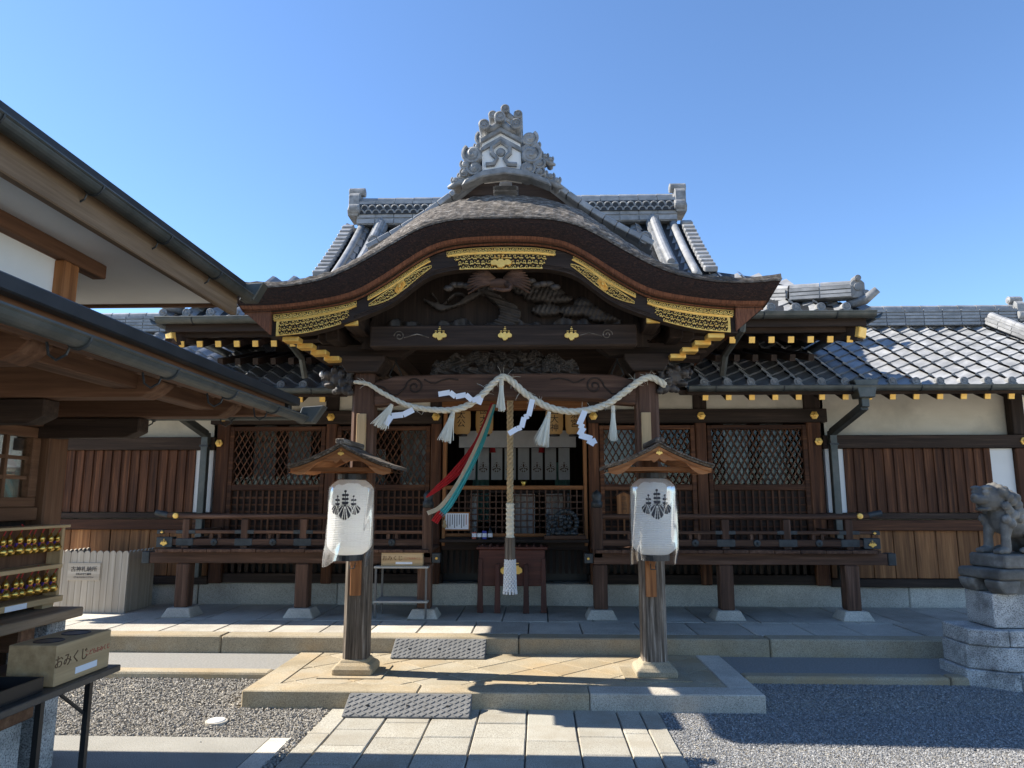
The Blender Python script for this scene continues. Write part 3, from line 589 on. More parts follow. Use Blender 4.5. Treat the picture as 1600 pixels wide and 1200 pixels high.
def ridge_end(parent, c, k=1.0, face=(0, -1)):
    """small ridge-end tile with a round cap, facing -Y or +-X"""
    ang = math.atan2(face[0], -face[1]); M = Matrix.Translation(c) @ Matrix.Rotation(-ang if face[0] else 0, 4, 'Z')
    m = MB().prism([(-0.14, 0), (0.14, 0), (0.17, 0.06), (0.12, 0.13), (0.12, 0.26), (0.07, 0.31), (-0.07, 0.31), (-0.12, 0.26), (-0.12, 0.13), (-0.17, 0.06)], 'y', -0.05, 0.07)
    for s in (-1, 1): m.lathe([(0.0, -0.075), (0.055, -0.07), (0.06, -0.05), (0.06, 0.05)], 14, (s * 0.135, 0, 0.08), 'y')
    m.lathe([(0.0, -0.10), (0.03, -0.10), (0.035, -0.09), (0.055, -0.095), (0.055, 0.09)], 14, (0, 0, 0.34), 'y')
    m.lathe([(0.0, -0.07), (0.07, -0.065), (0.075, -0.04), (0.075, 0.0)], 14, (0, 0, 0.19), 'y')
    m.v = [tuple(M @ (Vector(q) * k)) for q in m.v]
    return m.build('ridge_end_tile', 'tile_end', parent, 0.006)
def rafters(parent, xs, y0, z0, y1, z1, w_=0.06, h_=0.07, cap=True):
    for x in xs:
        r = MB().bar((x, y0, z0), (x, y1, z1), w_, h_).build('rafter', 'wood_dark_y', parent)
        if cap: MB().bar((x, y0 - 0.012, z0 - 0.003), (x, y0 + 0.008, z0 + 0.002), w_ + 0.002, h_ - 0.008).build('rafter_cap', 'gold', r)
def half_gutter(parent, a, b, r=0.055, hooks=True, m='gutter', name='gutter', step=0.75, loop=False):
    a = Vector(a); b = Vector(b); d = (b - a).normalized(); sd = d.cross(Vector((0, 0, 1))).normalized(); n = 10; v = []
    for p in (a, b):
        for rr in (r, r - 0.006):
            for i in range(n + 1): t = PI + PI * i / n; v.append(p + sd * rr * math.cos(t) + Vector((0, 0, rr * math.sin(t))))
    k = n + 1; f = []
    for i in range(n): f += [(i, i + 1, 2 * k + i + 1, 2 * k + i), (k + i, 3 * k + i, 3 * k + i + 1, k + i + 1), (i, k + i, k + i + 1, i + 1), (2 * k + i, 2 * k + i + 1, 3 * k + i + 1, 3 * k + i)]
    mb = MB().add(v, f)
    for sg in (-1, 1): mb.tube([a + sd * sg * r, b + sd * sg * r], 0.008, 6)
    g = mb.build(name, m, parent, smooth=False)
    if hooks:
        L = (b - a).length; q = 0.3
        while q < L:
            p = a + d * q; pts = [p + sd * (r + 0.004) * math.cos(PI + PI * i / 8) + Vector((0, 0, (r + 0.004) * math.sin(PI + PI * i / 8))) for i in range(9)]
            MB().tube(pts, 0.006, 5).build('gutter_strap', 'iron', g); q += step
            if loop:
                c_ = p + Vector((-0.06 if abs(d.x) < .5 else 0, -0.05 if abs(d.x) > .5 else 0, 0)); MB().tube([c_ + Vector(v_) for v_ in ((-.05, 0, .05), (-.055, 0, -.02), (-.045, 0, -.065), (-.015, 0, -.085), (.02, 0, -.065), (.03, 0, -.04), (.05, 0, -.03))], 0.005, 5).build('gutter_hook', 'iron', g)
    return g
RT = (10.2, 4.0); RE = (8.0, 2.80)
for s, side in ((-1, 'left'), (1, 'right')):
    wing = thing('shrine_wing', 'plank and plaster wing with grey tiled roof on the %s of the hall' % side, 'building', (s * 5.2, 8.95, ZU), 'side wings of the shrine hall')
    P = lambda mb, n, m, bv=0.006, **k: mb.build(n, m, wing, bv, **k)
    X1 = 6.22
    for a, b in ((3.96, 4.75), (4.75, 5.6), (5.6, 6.35)): P(B(s * (a + .003), s * (b - .003), 9.0, 9.3, 0.1, 0.50), 'plinth_stone', 'granite_grey', 0.012)
    P(B(s * 3.86, s * 6.35, W + 0.10, W + 0.2, 0.5, 3.0), 'wall', 'plaster', 0)
    P(B(s * 3.82, s * 6.35, W - 0.01, W + 0.09, 0.503, 0.60), 'ground_beam', 'wood_dark_x'); P(B(s * 3.82, s * 6.35, W - 0.03, W + 0.09, 1.17, 1.30), 'rail_beam', 'wood_wall_x'); P(B(s * 3.82, s * 6.35, W - 0.015, W + 0.09, 1.31, 1.38), 'rail_beam', 'wood_dark_x')
    P(B(s * 3.82, s * 6.45, W - 0.05, W + 0.09, 2.17, 2.33), 'head_beam', 'wood_dark_x'); P(B(s * 6.14, s * 6.34, W - 0.03, W + 0.095, 0.602, 2.168), 'post', 'wood_wall_z', 0.01); P(B(s * 6.14, s * 6.30, W - 0.03, W + 0.095, 2.332, 2.9), 'post', 'wood_dark_z', 0.01)
    P(B(s * 3.86, s * 4.08, W + 0.03, W + 0.09, 1.385, 2.165), 'plaster_panel', 'plaster_white', 0); P(B(s * 5.86, s * 6.135, W + 0.03, W + 0.09, 1.385, 2.165), 'plaster_panel', 'plaster_white', 0)
    n = 29
    for i in range(n):
        xa = 4.09 + (5.85 - 4.09) * i / n; xb = 4.09 + (5.85 - 4.09) * (i + 1) / n; d = 0.02 * (i % 2)
        P(B(s * (xa + (-.008 if i % 2 == 0 else .004)), s * (xb + (.008 if i % 2 == 0 else -.004)), W + 0.03 - (0 if i % 2 else 0.018), W + 0.08 - d, 1.385 + d * .1, 2.168), 'wall_board', 'wood_wall_z', 0.004)
    n = 9
    for i in range(n):
        xa = 3.84 + (6.13 - 3.84) * i / n; xb = 3.84 + (6.13 - 3.84) * (i + 1) / n
        P(B(s * (xa + .004), s * (xb - .004), W + 0.02 + random.uniform(0, .008), W + 0.085, 0.605, 1.168), 'wall_board', 'wood_board_z', 0.004)
    for x, z in ((3.76, 2.25), (6.24, 2.25)): P(MB().lathe([(0.052, 0), (0.048, -0.012), (0.024, -0.016), (0.022, -0.035), (0, -0.04)], 6, (s * x, W - 0.052, z), 'y'), 'nail_cover', 'gold', 0)
    # roof: boarding under, tiles above, ridge
    x0, x1 = (1.9, 7.5)
    rf = P(MB().prism([(RE[0] + 0.02, RE[1] - 0.09), (RE[0] + 0.02, RE[1] - 0.03), (RT[0], RT[1] - 0.03), (12.4, 2.85), (12.4, 2.75), (RT[0], RT[1] - 0.12)], 'x', s * x0, s * x1), 'roof', 'wood_dark_y', 0)
    a0, a1 = (x0, x1 - .1) if s > 0 else (-x1 + .1, -x0)
    ex = MB(); tile_slope(rf, a0, a1, RE, RT, 0.0, (lambda x, y, z: (x < 7.3 if s > 0 else (-4.9 < x))), True, ex)
    if ex.v: ex.build('far_tiles', 'tile', rf, kind='stuff')
    ridge_pile(rf, (s * 3.2, RT[0], RT[1] + 0.0), (s * 7.15, RT[0], RT[1] + 0.0), 0.26, 0.24, 5)
    ridge_end(rf, (s * 7.2, RT[0], RT[1] + 0.05), 1.0, (s, 0))
    ridge_pile(rf, (s * 6.75, RT[0] - 0.15, RT[1] + 0.0), (s * 6.95, RE[0] + 0.25, RE[1] + 0.16), 0.2, 0.10, 2, 0.055)
    rafters(wing, [s * (2.2 + 0.2615 * i) for i in range(19)], 8.07, 2.69, 9.0, 3.12)
    half_gutter(wing, (s * 1.98, 7.93, 2.79), (s * 7.3, 7.93, 2.79), 0.055)
    P(B(s * 1.98, s * 7.3, 7.995, 8.03, 2.72, 2.80), 'fascia', 'wood_dark_x', 0)
    # downpipe from the eave box, kinked back to the wall
    bxm = MB().prism([(-0.14, 0.0), (-0.10, -0.12), (-0.085, -0.2), (0.085, -0.2), (0.10, -0.12), (0.14, 0.0)], 'y', -0.1, 0.1); xd = s * 3.93
    bxm.v = [(q[0] + xd, q[1] + 7.98, q[2] + 2.86) for q in bxm.v]
    dp = P(bxm, 'downpipe', 'gutter', 0.006)
    for p, q in (((xd, 7.98, 2.67), (xd, 7.98, 2.56)), ((xd, 7.98, 2.57), (xd - s * .02, W - 0.12, 2.36)), ((xd - s * .02, W - 0.10, 2.38), (xd - s * .02, W - 0.10, 0.6))): MB().bar(p, q, 0.085, 0.085, (0, 1, 0) if abs(p[1] - q[1]) < .1 else (0, 0, 1)).build('pipe', 'gutter', dp, 0.006)
    for z in (2.2, 1.3): B(xd - s * .02 - 0.055, xd - s * .02 + 0.055, W - 0.155, W - 0.05, z, z + 0.025).build('pipe_clip', 'iron', dp)

# ================================================================ MAIN ROOF of the hall
ME, MT = (7.38, 3.50), (9.8, 5.46)
def mz(f): return ME[1] + (MT[1] - ME[1]) * f - 0.12 * 4 * f * (1 - f)
def mlim(x, f): return abs(x) < (3.72 - 1.9 * f if f < 0.42 else 2.36)
main = MB(); N = 12
for i in range(N):
    f, g = i / N, (i + 1) / N
    wf, wg = [(3.78 - 1.9 * q if q < 0.42 else 2.4) for q in (f, g)]
    y0, y1 = ME[0] + (MT[0] - ME[0]) * f, ME[0] + (MT[0] - ME[0]) * g
    main.add([(-wf, y0, mz(f)), (wf, y0, mz(f)), (wg, y1, mz(g)), (-wg, y1, mz(g)), (-wf, y0, mz(f) - .09), (wf, y0, mz(f) - .09), (wg, y1, mz(g) - .09), (-wg, y1, mz(g) - .09)],
             [(0, 1, 2, 3), (7, 6, 5, 4), (0, 4, 5, 1), (1, 5, 6, 2), (3, 7, 4, 0)])
for s in (-1, 1):      # back slope and side skirts
    main.add([(s * 3.78, ME[0], mz(0)), (s * 3.78, 12.2, mz(0)), (s * 2.4, 10.8, 4.4), (s * 2.98, ME[0] + 1.02, mz(.42))], [(0, 1, 2, 3)])
    main.add([(s * 2.4, MT[0], MT[1]), (s * 2.4, ME[0] + 1.1, mz(.45)), (s * 2.4, 11, 4.4)], [(0, 1, 2)])
main.add([(-2.4, MT[0], MT[1]), (2.4, MT[0], MT[1]), (2.4, 11.2, 4.2), (-2.4, 11.2, 4.2)], [(0, 1, 2, 3)])
mroof = main.build('main_roof', 'roof_metal', hall)  # under-sheet coloured dark so the gaps between tiles look shaded
ex = MB(); tile_slope(mroof, -3.799, 3.799, ME, MT, 0.12, lambda x, y, z: abs(x) > 1.55 and (y < 7.9 or y > 8.5), True, ex, mlim)
ex.build('hidden_tiles', 'tile', mroof, kind='stuff')
def relabel_ridge(o): return o
rdg = ridge_pile(hall, (-2.30, MT[0], MT[1]), (2.30, MT[0], MT[1]), 0.30, 0.36, 4, 0.07)
B(-2.28, 2.28, MT[0] - 0.162, MT[0] - 0.14, MT[1] + 0.15, MT[1] + 0.30).build('pattern_band', 'roof_metal', rdg)
for i in range(42):
    xc = -2.24 + 4.48 * i / 41
    for dz in (0.155, 0.225): MB().tube([(xc + (0.055 if dz > .2 else 0) + 0.052 * math.cos(PI * k / 6), MT[0] - 0.166, MT[1] + dz + 0.055 * math.sin(PI * k / 6)) for k in range(7)], 0.011, 5).build('wave_tile', 'tile_end', rdg)
for s in (-1, 1):
    ridge_end(hall, (s * 2.34, MT[0], MT[1] + 0.12), 1.25, (s, 0))
    # descending ridges and gable verge
    def along(f0, f1, n, x): return [(x, ME[0] + (MT[0] - ME[0]) * f, mz(f) + 0.06) for f in np.linspace(f0, f1, n)]
    v = along(0.98, 0.45, 9, s * 1.95)
    for a, b in zip(v, v[1:]): ridge_pile(hall, a, b, 0.19, 0.09, 2, 0.055, 'descending_ridge')
    v = along(0.96, 0.42, 14, s * 2.42)
    for a, b in zip(v, v[1:]): MB().bar((a[0], a[1], a[2] + .02), (b[0], b[1], b[2] + .05), 0.16, 0.07).build('verge_tile', 'tile', mroof, 0.01)
    MB().tube(along(0.97, 0.40, 9, s * 2.24), 0.055, 10).build('verge_roll', 'tile', mroof, smooth=True)
    # corner ridge with upturned end
    cr = [(s * 2.7, 8.1, 3.80), (s * 3.1, 7.72, 3.70), (s * 3.66, 7.45, 3.66)]
    for a, b in zip(cr, cr[1:]): ridge_pile(hall, a, b, 0.2, 0.13, 3, 0.05, 'corner_ridge')
    ridge_end(hall, (s * 3.70, 7.44, 3.66), 0.62, (0, -1))
    MB().tube([(s * 3.62, 7.5, 3.60), (s * 3.76, 7.40, 3.63), (s * 3.86, 7.32, 3.72)], [0.05, 0.05, 0.04], 10).build('corner_tile', 'tile_end', mroof, smooth=True)
    half_gutter(hall, (s * 1.6, 7.30, 3.47), (s * 3.80, 7.30, 3.47), 0.062)
    half_gutter(hall, (s * 3.84, 7.34, 3.47), (s * 3.84, 11.5, 3.47), 0.062, hooks=False)
    part(B(s * 1.6, s * 3.74, 7.37, 7.40, 3.34, 3.47), 'fascia', 'wood_dark_x', bevel=0)
    rafters(hall, [s * (1.75 + 0.205 * i) for i in range(10)], 7.46, 3.22, 9.1, 3.85, 0.06, 0.075)
    rafters(hall, [s * (1.9 + 0.205 * i) for i in range(8)], 7.85, 3.10, 9.1, 3.45, 0.06, 0.075, False)
    # corner hip rafter with an open-work metal cap
    hr = MB().bar((s * 3.70, 7.42, 3.28), (s * 2.6, 8.75, 3.62), 0.13, 0.17).build('hip_rafter', 'wood_dark_y', hall)
    MB().bar((s * 3.715, 7.40, 3.275), (s * 3.68, 7.445, 3.287), 0.14, 0.12).build('rafter_cap', 'gold', hr, 0.01)
    part(MB().bar((s * 3.60, 7.5, 3.33), (s * 1.6, 7.5, 3.33), 0.05, 0.06), 'eave_batten', 'wood_dark_x', bevel=0)
    # short rain pipe dropping onto the lower roof
    MB().tube([(s * 2.44, 7.30, 3.43), (s * 2.44, 7.34, 3.30), (s * 2.36, 7.75, 3.12), (s * 2.36, 7.9, 2.92)], 0.038, 6).build('rain_pipe', 'gutter', hall)
part(B(-3.1, 3.1, 8.9, 9.0, 2.96, 3.95), 'upper_wall', 'wood_dark_x', bevel=0)

# dormer gable behind the porch
GY = 7.15; pk = onY(800, 238, GY)[2]; vb = (1.50, onY(1010, 392, GY)[2])
for s in (-1, 1):
    def vg(u, v, s=s):
        x = s * vb[0] * u; z = pk + (vb[1] - pk) * u - 0.10 * math.sin(PI * u); return (x, GY + 2.6 * v, z)
    dr_ = MB().grid(vg, 10, 2).build('dormer_roof', 'tile', hall)
    for i in range(12):
        a, b = vg(i / 12, 0), vg((i + 0.97) / 12, 0)
        MB().bar((a[0], GY - 0.02, a[2] + 0.05), (b[0], GY - 0.02, b[2] + 0.05), 0.16, 0.06).build('verge_tile', 'tile', dr_, 0.008)
        MB().tube([(a[0], GY + 0.14, a[2] + 0.07), (b[0], GY + 0.14, b[2] + 0.07)], [0.058, 0.052], 10).build('verge_roll', 'tile', dr_)
        MB().bar((a[0], GY + 0.34, a[2] + 0.03), (b[0], GY + 0.34, b[2] + 0.03), 0.2, 0.05).build('verge_tile', 'tile', dr_, 0.008)
    inst('eave_disc', EAVE, dr_, Matrix.Translation((s * 1.42, GY - 0.06, vb[1] + 0.12)) @ Matrix.Scale(1.5, 4))
part(MB().prism([(-1.4, vb[1] - 0.05), (1.4, vb[1] - 0.05), (0, pk - 0.06)], 'y', GY + 0.10, GY + 0.16), 'dormer_gable', 'wood_dark_x', bevel=0)

# ================================================================ PORCH with the curved bark roof
KY = 5.32
rim, RX = curve([(797, 339), (830, 339), (868, 341), (911, 352), (965, 382), (1015, 410), (1062, 429), (1120, 439), (1170, 440), (1227, 435)], KY)
bot, _ = curve([(797, 374), (840, 375), (882, 382), (915, 399), (960, 429), (1008, 456), (1041, 464), (1100, 472), (1149, 476), (1206, 476)], KY + 0.1)
brd, _ = curve([(797, 420), (850, 419), (894, 427), (921, 445), (945, 466), (972, 480), (1008, 493), (1044, 505), (1092, 516), (1170, 522), (1206, 520)], KY + 0.16)
RX = 2.17; BX = 2.06; HX = 1.86
NT = 72
def topsurf(u, v):
    t = 2 * u - 1; x = RX * t
    k0 = 1.0 - 0.72 * min(1, abs(t) / 0.8) ** 1.3; prof = [(0, 0), (0.02, 0.04), (0.08, 0.12 * k0), (0.17, 0.21 * k0), (0.3, 0.32 * k0), (0.55, 0.42 * k0), (1.2, 0.48 * k0), (2.6, 0.48 * k0)]
    k = v * (len(prof) - 1); i = min(int(k), len(prof) - 2); fr = k - i
    dy = prof[i][0] + (prof[i + 1][0] - prof[i][0]) * fr; dz = prof[i][1] + (prof[i + 1][1] - prof[i][1]) * fr
    j = 0.012 * math.sin(x * 31 + dy * 50) * math.sin(x * 17 - dy * 23) if dy > 0.01 else 0
    return (x, KY + dy, rim(x) + dz + j)
th = MB().grid(topsurf, NT, 28)
broof = part(th, 'bark_roof', 'bark_top', bevel=0)
def face(u, v):
    t = 2 * u - 1; a = (RX * t, KY, rim(RX * t)); b = (BX * t, KY + 0.10, bot(BX * t) ); bulge = 0.02 * math.sin(PI * v)
    return (a[0] + (b[0] - a[0]) * v, a[1] + (b[1] - a[1]) * v - bulge, a[2] + (b[2] - a[2]) * v)
def fstrip(v0, v1, off):
    def g(u, v):
        p = face(u, v0 + (v1 - v0) * v); return (p[0], p[1] - off, p[2])
    return g
MB().grid(fstrip(0.0, 0.09, 0.012), NT, 2).build('bark_rim', 'bark_top', broof)
MB().grid(fstrip(0.09, 0.86, 0.0), NT, 14).build('bark_face', 'bark_face', broof)
def under(u, v):       # red shingle edge below the bark
    b = face(u, 1.0); return (b[0], b[1] + 0.05 * v, b[2] - 0.03 * v)
for s in (-1, 1):      # red wedge closing each tip under the bark
    MB().prism([(s * (HX - 0.02), bot(HX) - 0.01), (s * (BX + 0.005), bot(BX) + 0.005), (s * (BX - 0.03), bot(BX) - 0.035), (s * (HX - 0.02), brd(HX) + 0.012)], 'y', KY + 0.115, KY + 0.5).build('shingle_wedge', 'bark_red', broof)
MB().grid(fstrip(0.86, 1.0, 0.004), NT, 3).build('shingle_edge', 'bark_red', broof)
MB().grid(under, NT, 4).build('shingle_underside', 'bark_red', broof)
def soffit(u, v):
    t = 2 * u - 1; x = BX * t; return (x, KY + 0.10 + 2.3 * v, bot(x) - 0.02)
MB().grid(soffit, NT, 4).build('soffit', 'wood_dark_y', broof)
# end faces of the bark at the two tips
for s in (-1, 1):
    def tip(u, v, s=s):
        a = topsurf((s + 1) / 2, u); return (a[0] + (s * BX - a[0]) * v, a[1] + 0.1 * v, a[2] + (bot(BX) - 0.02 - a[2]) * v)
    MB().grid(tip, 28, 6).build('bark_end', 'bark_red', broof)
# curved ceiling ribs under the porch roof
for k, y in enumerate(np.linspace(5.75, 7.2, 6)):
    MB().tube([(x, y, bot(x) - 0.05) for x in np.linspace(-1.95, 1.95, 40)], 0.03, 5).build('porch_rib', 'wood_dark_x', broof)
# bargeboard
def board(u, v): t = 2 * u - 1; x = HX * t; return (x, KY + 0.16, bot(x) - 0.035 + (brd(x) - bot(x) + 0.035) * v)
bb = MB().grid(board, NT, 6)
def board_under(u, v): t = 2 * u - 1; x = HX * t; return (x, KY + 0.16 + 0.10 * v, brd(x))
bb.grid(board_under, NT, 1)
barge = part(bb, 'bargeboard', 'wood_dark_x', bevel=0)
for dz in (0.018, 0.032): MB().tube([(x, KY + 0.158, brd(x) + dz) for x in np.linspace(-1.18, 1.18, 70)], 0.005, 5).build('moulding', 'wood_dark_x', barge)
# gold open-work plates
def filigree(u, v, asp, seed=0):
    """scroll-work: True where metal is"""
    if v < 0.07 or v > 0.93: return True
    X, Y = u * asp, v
    cell = 0.34 if asp < 9 else 0.9; row = int(Y / cell); xo = X + (cell / 2 if row % 2 else 0); cx = math.floor(xo / cell); lx = (xo / cell - cx - 0.5) * 2; ly = ((Y % cell) / cell - 0.5) * 2
    if (cx + row + seed) % 2: lx = -lx
    rr = math.hypot(lx, ly); a = math.atan2(ly, lx)
    sp = (rr - 0.14 * (a + PI) - 0.10) 
    if abs(sp) < 0.19 or abs(sp + 0.62) < 0.17: return True
    if rr < 0.15: return True
    if abs(rr - 1.02) < 0.10: return True
    return abs(lx - ly * 0.8) < 0.10 and rr > 0.9
def flower(u, v, asp, c=0.5, r=0.5):
    x, y = (u - c) * asp, v - 0.5; rr = math.hypot(x, y); a = math.atan2(y, x)
    if rr > r: return None
    if rr < r * 0.25: return 0.03
    return 0.016 + 0.008 * abs(math.cos(8 * a)) - 0.006 * rr / r
def plate(x0, x1, v0, v1, kind, parent=barge, slant=0.0, nm='gold_plate'):
    asp = abs(x1 - x0) * 1.15 / max(0.02, (v1 - v0) * abs(bot((x0 + x1) / 2) - brd((x0 + x1) / 2)))
    ysc = 0.0
    def fn(u, v):
        if kind == 'centre':
            ins = 0.07 * (1 - v) if True else 0
            if not (0.03 + 0.07 * v < u < 0.97 - 0.07 * v): return None
            if abs(u - 0.5) < 0.10 and kiri((u - 0.5) * 9, (0.5 - v) * 2.1, True): return 0.026
        if kind == 'mid':
            e = abs(u - 0.5) * 2; lim = 0.5 * (1 - 0.75 * e ** 2.2)
            if abs(v - 0.5) > lim: return None
            fl = flower(u, v, asp, 0.5, 0.42)
            if fl: return fl
            if abs(v - 0.5) > lim - 0.09: return 0.009
        if kind == 'end':
            lo = 0.10 + 0.12 * (1 - u) * 0
            if (u < 0.14 * (v) + 0.03 * math.sin(9 * v)): return None
        if kind == 'end' and u > 0.965: return 0.01
        return 0.009 if filigree(u, v, asp) else None
    def mp(u, v, h):
        x = x0 + (x1 - x0) * u; t, b = bot(x) - 0.035, brd(x); vv = v0 + (v1 - v0) * v
        return (x, KY + 0.156 - h, t + (b - t) * vv)
    return MB().relief(fn, mp, int(84 * max(1, asp / 3)), 36, 0.003).build(nm, 'gold', parent)
plate(-0.44, 0.44, 0.06, 0.27, 'strip'); plate(-0.42, 0.42, 0.32, 1.02, 'centre')
for s in (-1, 1):
    plate(s * 0.58, s * 1.07, 0.03, 0.20, 'strip'); plate(s * 0.56, s * 1.06, 0.27, 0.80, 'mid')
    plate(s * 1.16, s * 1.83, 0.0, 0.24, 'strip'); plate(s * 1.18, s * 1.80, 0.31, 1.0, 'end')
    MB().tube([(s * x, KY + 0.15, bot(x) - 0.035 + (brd(x) - bot(x) + .035) * 0.275) for x in np.linspace(1.16, 1.82, 20)], 0.010, 6).build('gold_moulding', 'gold', barge)
    MB().tube([(s * x, KY + 0.15, bot(x) - 0.035 + (brd(x) - bot(x) + .035) * 0.235) for x in np.linspace(0.57, 1.07, 16)], 0.007, 6).build('gold_moulding', 'gold', barge)
    # stepped gold-tipped ends under the tip
    for k in range(4): part(MB().box((s * (1.70 - 0.075 * k), KY + 0.26 + 0.13 * k, brd(1.7) - 0.02 - 0.028 * k), (0.13, 0.12, 0.04)), 'rafter_cap', 'gold', bevel=0.004)
MB().tube([(x, KY + 0.15, bot(x) - 0.035 + (brd(x) - bot(x) + .035) * 0.29) for x in np.linspace(-0.43, 0.43, 20)], 0.009, 6).build('gold_moulding', 'gold', barge)
# porch posts with footing stones, beams, brackets
PY = 6.17; PXX = 1.235
for s in (-1, 1):
    cx = s * PXX; h = 0.100
    oc = [(-h, -h + .03), (-h + .03, -h), (h - .03, -h), (h, -h + .03), (h, h - .03), (h - .03, h), (-h + .03, h), (-h, h - .03)]
    m = MB().prism([(cx + a, PY + b) for a, b in oc], 'z', ZL + 0.115, 1.35); pp = part(m, 'porch_post', 'wood_grey_z', bevel=0)
    MB().prism([(cx + a * .97, PY + b * .97) for a, b in oc], 'z', 1.35, 2.64).build('post_top', 'wood_post_z', pp)
    ft = MB().lathe([(0.235, 0.0), (0.235, 0.05), (0.21, 0.075), (0.168, 0.095), (0.158, 0.118)], 4, (0, 0, 0))
    ft.v = [tuple(Matrix.Translation((cx, PY, ZL)) @ Matrix.Rotation(R(45), 4, 'Z') @ Vector(q)) for q in ft.v]; ft.build('footing_stone', 'granite_tan', pp, 0.02, seg=3)
    B(cx - 0.26, cx + 0.26, PY - 0.24, PY + 0.24, ZL - 0.01, ZL + 0.006).build('base_pad', 'granite_tan', pp)
    # bearing block, bracket arms
    part(MB().prism([(cx + a, 2.675 + b) for a, b in [(-0.20, 0.06), (-0.13, -0.04), (0.13, -0.04), (0.20, 0.06), (0.20, 0.11), (-0.20, 0.11)]], 'y', PY - 0.17, PY + 0.17), 'bearing_block', 'wood_dark_x')
    for (x0, x1, z0, z1, yy) in ((-0.42, 0.42, 2.788, 2.90, PY), (-0.12, 0.12, 2.902, 3.04, PY - 0.1)):
        part(MB().prism([(cx + x0, z1), (cx + x0, z0 + 0.07), (cx + x0 + 0.10, z0), (cx + x1 - 0.10, z0), (cx + x1, z0 + 0.07), (cx + x1, z1)], 'y', yy - 0.07, yy + 0.07), 'bracket_arm', 'wood_dark_x')
    for dx in (-0.32, 0.32): part(MB().prism([(cx + dx - .10, 2.935), (cx + dx - .06, 2.902), (cx + dx + .06, 2.902), (cx + dx + .10, 2.935), (cx + dx + .10, 3.0), (cx + dx - .10, 3.0)], 'y', PY - 0.09, PY + 0.09), 'bracket_block', 'wood_dark_x')
    part(MB().bar((cx, PY - 0.62, 3.03), (cx, 8.9, 3.03), 0.12, 0.17), 'tie_beam', 'wood_dark_y')
    MB().bar((cx, PY - 0.64, 3.03), (cx, PY - 0.60, 3.03), 0.15, 0.19).build('beam_cap', 'gold', hall, 0.006)
    part(MB().bar((s * 1.45, KY + 0.5, 2.95), (s * 1.45, 8.9, 3.0), 0.11, 0.15), 'purlin', 'wood_dark_y')
    # hanging wind-bell frames
    xx = s * 1.02
    MB().tube([(xx, PY + .25, 2.86), (xx, PY + .25, 2.80), (xx - .04, PY + .25, 2.72), (xx - .055, PY + .25, 2.68), (xx - .03, PY + .25, 2.65), (xx + .03, PY + .25, 2.65), (xx + .055, PY + .25, 2.68), (xx + .04, PY + .25, 2.72), (xx, PY + .25, 2.80)], 0.007, 6).build('iron_hanger', 'iron', hall)
    MB().lathe([(0.0, 0.03), (0.03, 0.02), (0.045, -0.02), (0.042, -0.035), (0, -0.035)], 12, (xx, PY + .25, 2.63)).build('iron_bell', 'iron', hall, smooth=True)
# lower rainbow beam with carved swirls
def beam_poly(): return [(-1.14, 2.35), (-0.98, 2.365), (-0.85, 2.395), (-0.4, 2.41), (0, 2.414), (0.4, 2.41), (0.85, 2.395), (0.98, 2.365), (1.14, 2.35), (1.14, 2.56), (0.95, 2.615), (0.5, 2.63), (-0.5, 2.63), (-0.95, 2.615), (-1.14, 2.56)]
koryo = part(MB().prism(beam_poly(), 'y', PY - 0.085, PY + 0.085), 'rainbow_beam', 'wood_post_x', bevel=0.012)
def spiral(c, r, turns, sg, y, rad, name, m, parent, n=40):
    pts = [(c[0] + sg * r * (1 - 0.85 * i / n) * math.cos(turns * 2 * PI * i / n), y, c[1] + r * (1 - 0.85 * i / n) * math.sin(turns * 2 * PI * i / n)) for i in range(n + 1)]
    return MB().tube(pts, rad, 5).build(name, m, parent)
for s in (-1, 1):
    spiral((s * 0.78, 2.515), 0.08, 1.6, s, PY - 0.086, 0.009, 'carved_swirl', 'wood_dark_x', koryo)
    MB().tube([(s * (0.78 + 0.08), PY - .086, 2.515), (s * 0.93, PY - .086, 2.445), (s * 0.99, PY - .086, 2.45), (s * 1.05, PY - .086, 2.51), (s * 1.12, PY - .086, 2.53)], 0.009, 5).build('carved_swirl', 'wood_dark_x', koryo)
    MB().tube([(s * .70, PY - .086, 2.58), (s * .64, PY - .086, 2.55), (s * .6, PY - .086, 2.545), (s * .55, PY - .086, 2.57), (s * .48, PY - .086, 2.585), (s * .4, PY - .086, 2.575)], 0.008, 5).build('carved_swirl', 'wood_dark_x', koryo)
# upper beam with crests
UY = 5.86
UB0, UB1 = Z_(541, UY - .07, 789), Z_(507, UY - .07, 789)
ub = part(B(-1.12, 1.12, UY - 0.07, UY + 0.07, UB0, UB1), 'upper_beam', 'wood_dark_x', bevel=0.012)
for px_ in (687, 789, 893): p = onY(px_, 521, UY - 0.08); crest('gold_crest', (p[0], UY - 0.068, p[2]), 0.062, ub, d=0.02)
for s in (-1, 1):
    spiral((s * 0.87, (UB0 + UB1) / 2), 0.045, 1.5, s, UY - 0.071, 0.005, 'carved_swirl', 'wood_grey_x', ub); MB().tube([(s * .83, UY - .071, UB0 + .08), (s * .72, UY - .071, UB0 + .11), (s * .62, UY - .071, UB0 + .08)], 0.005, 5).build('carved_swirl', 'wood_grey_x', ub)
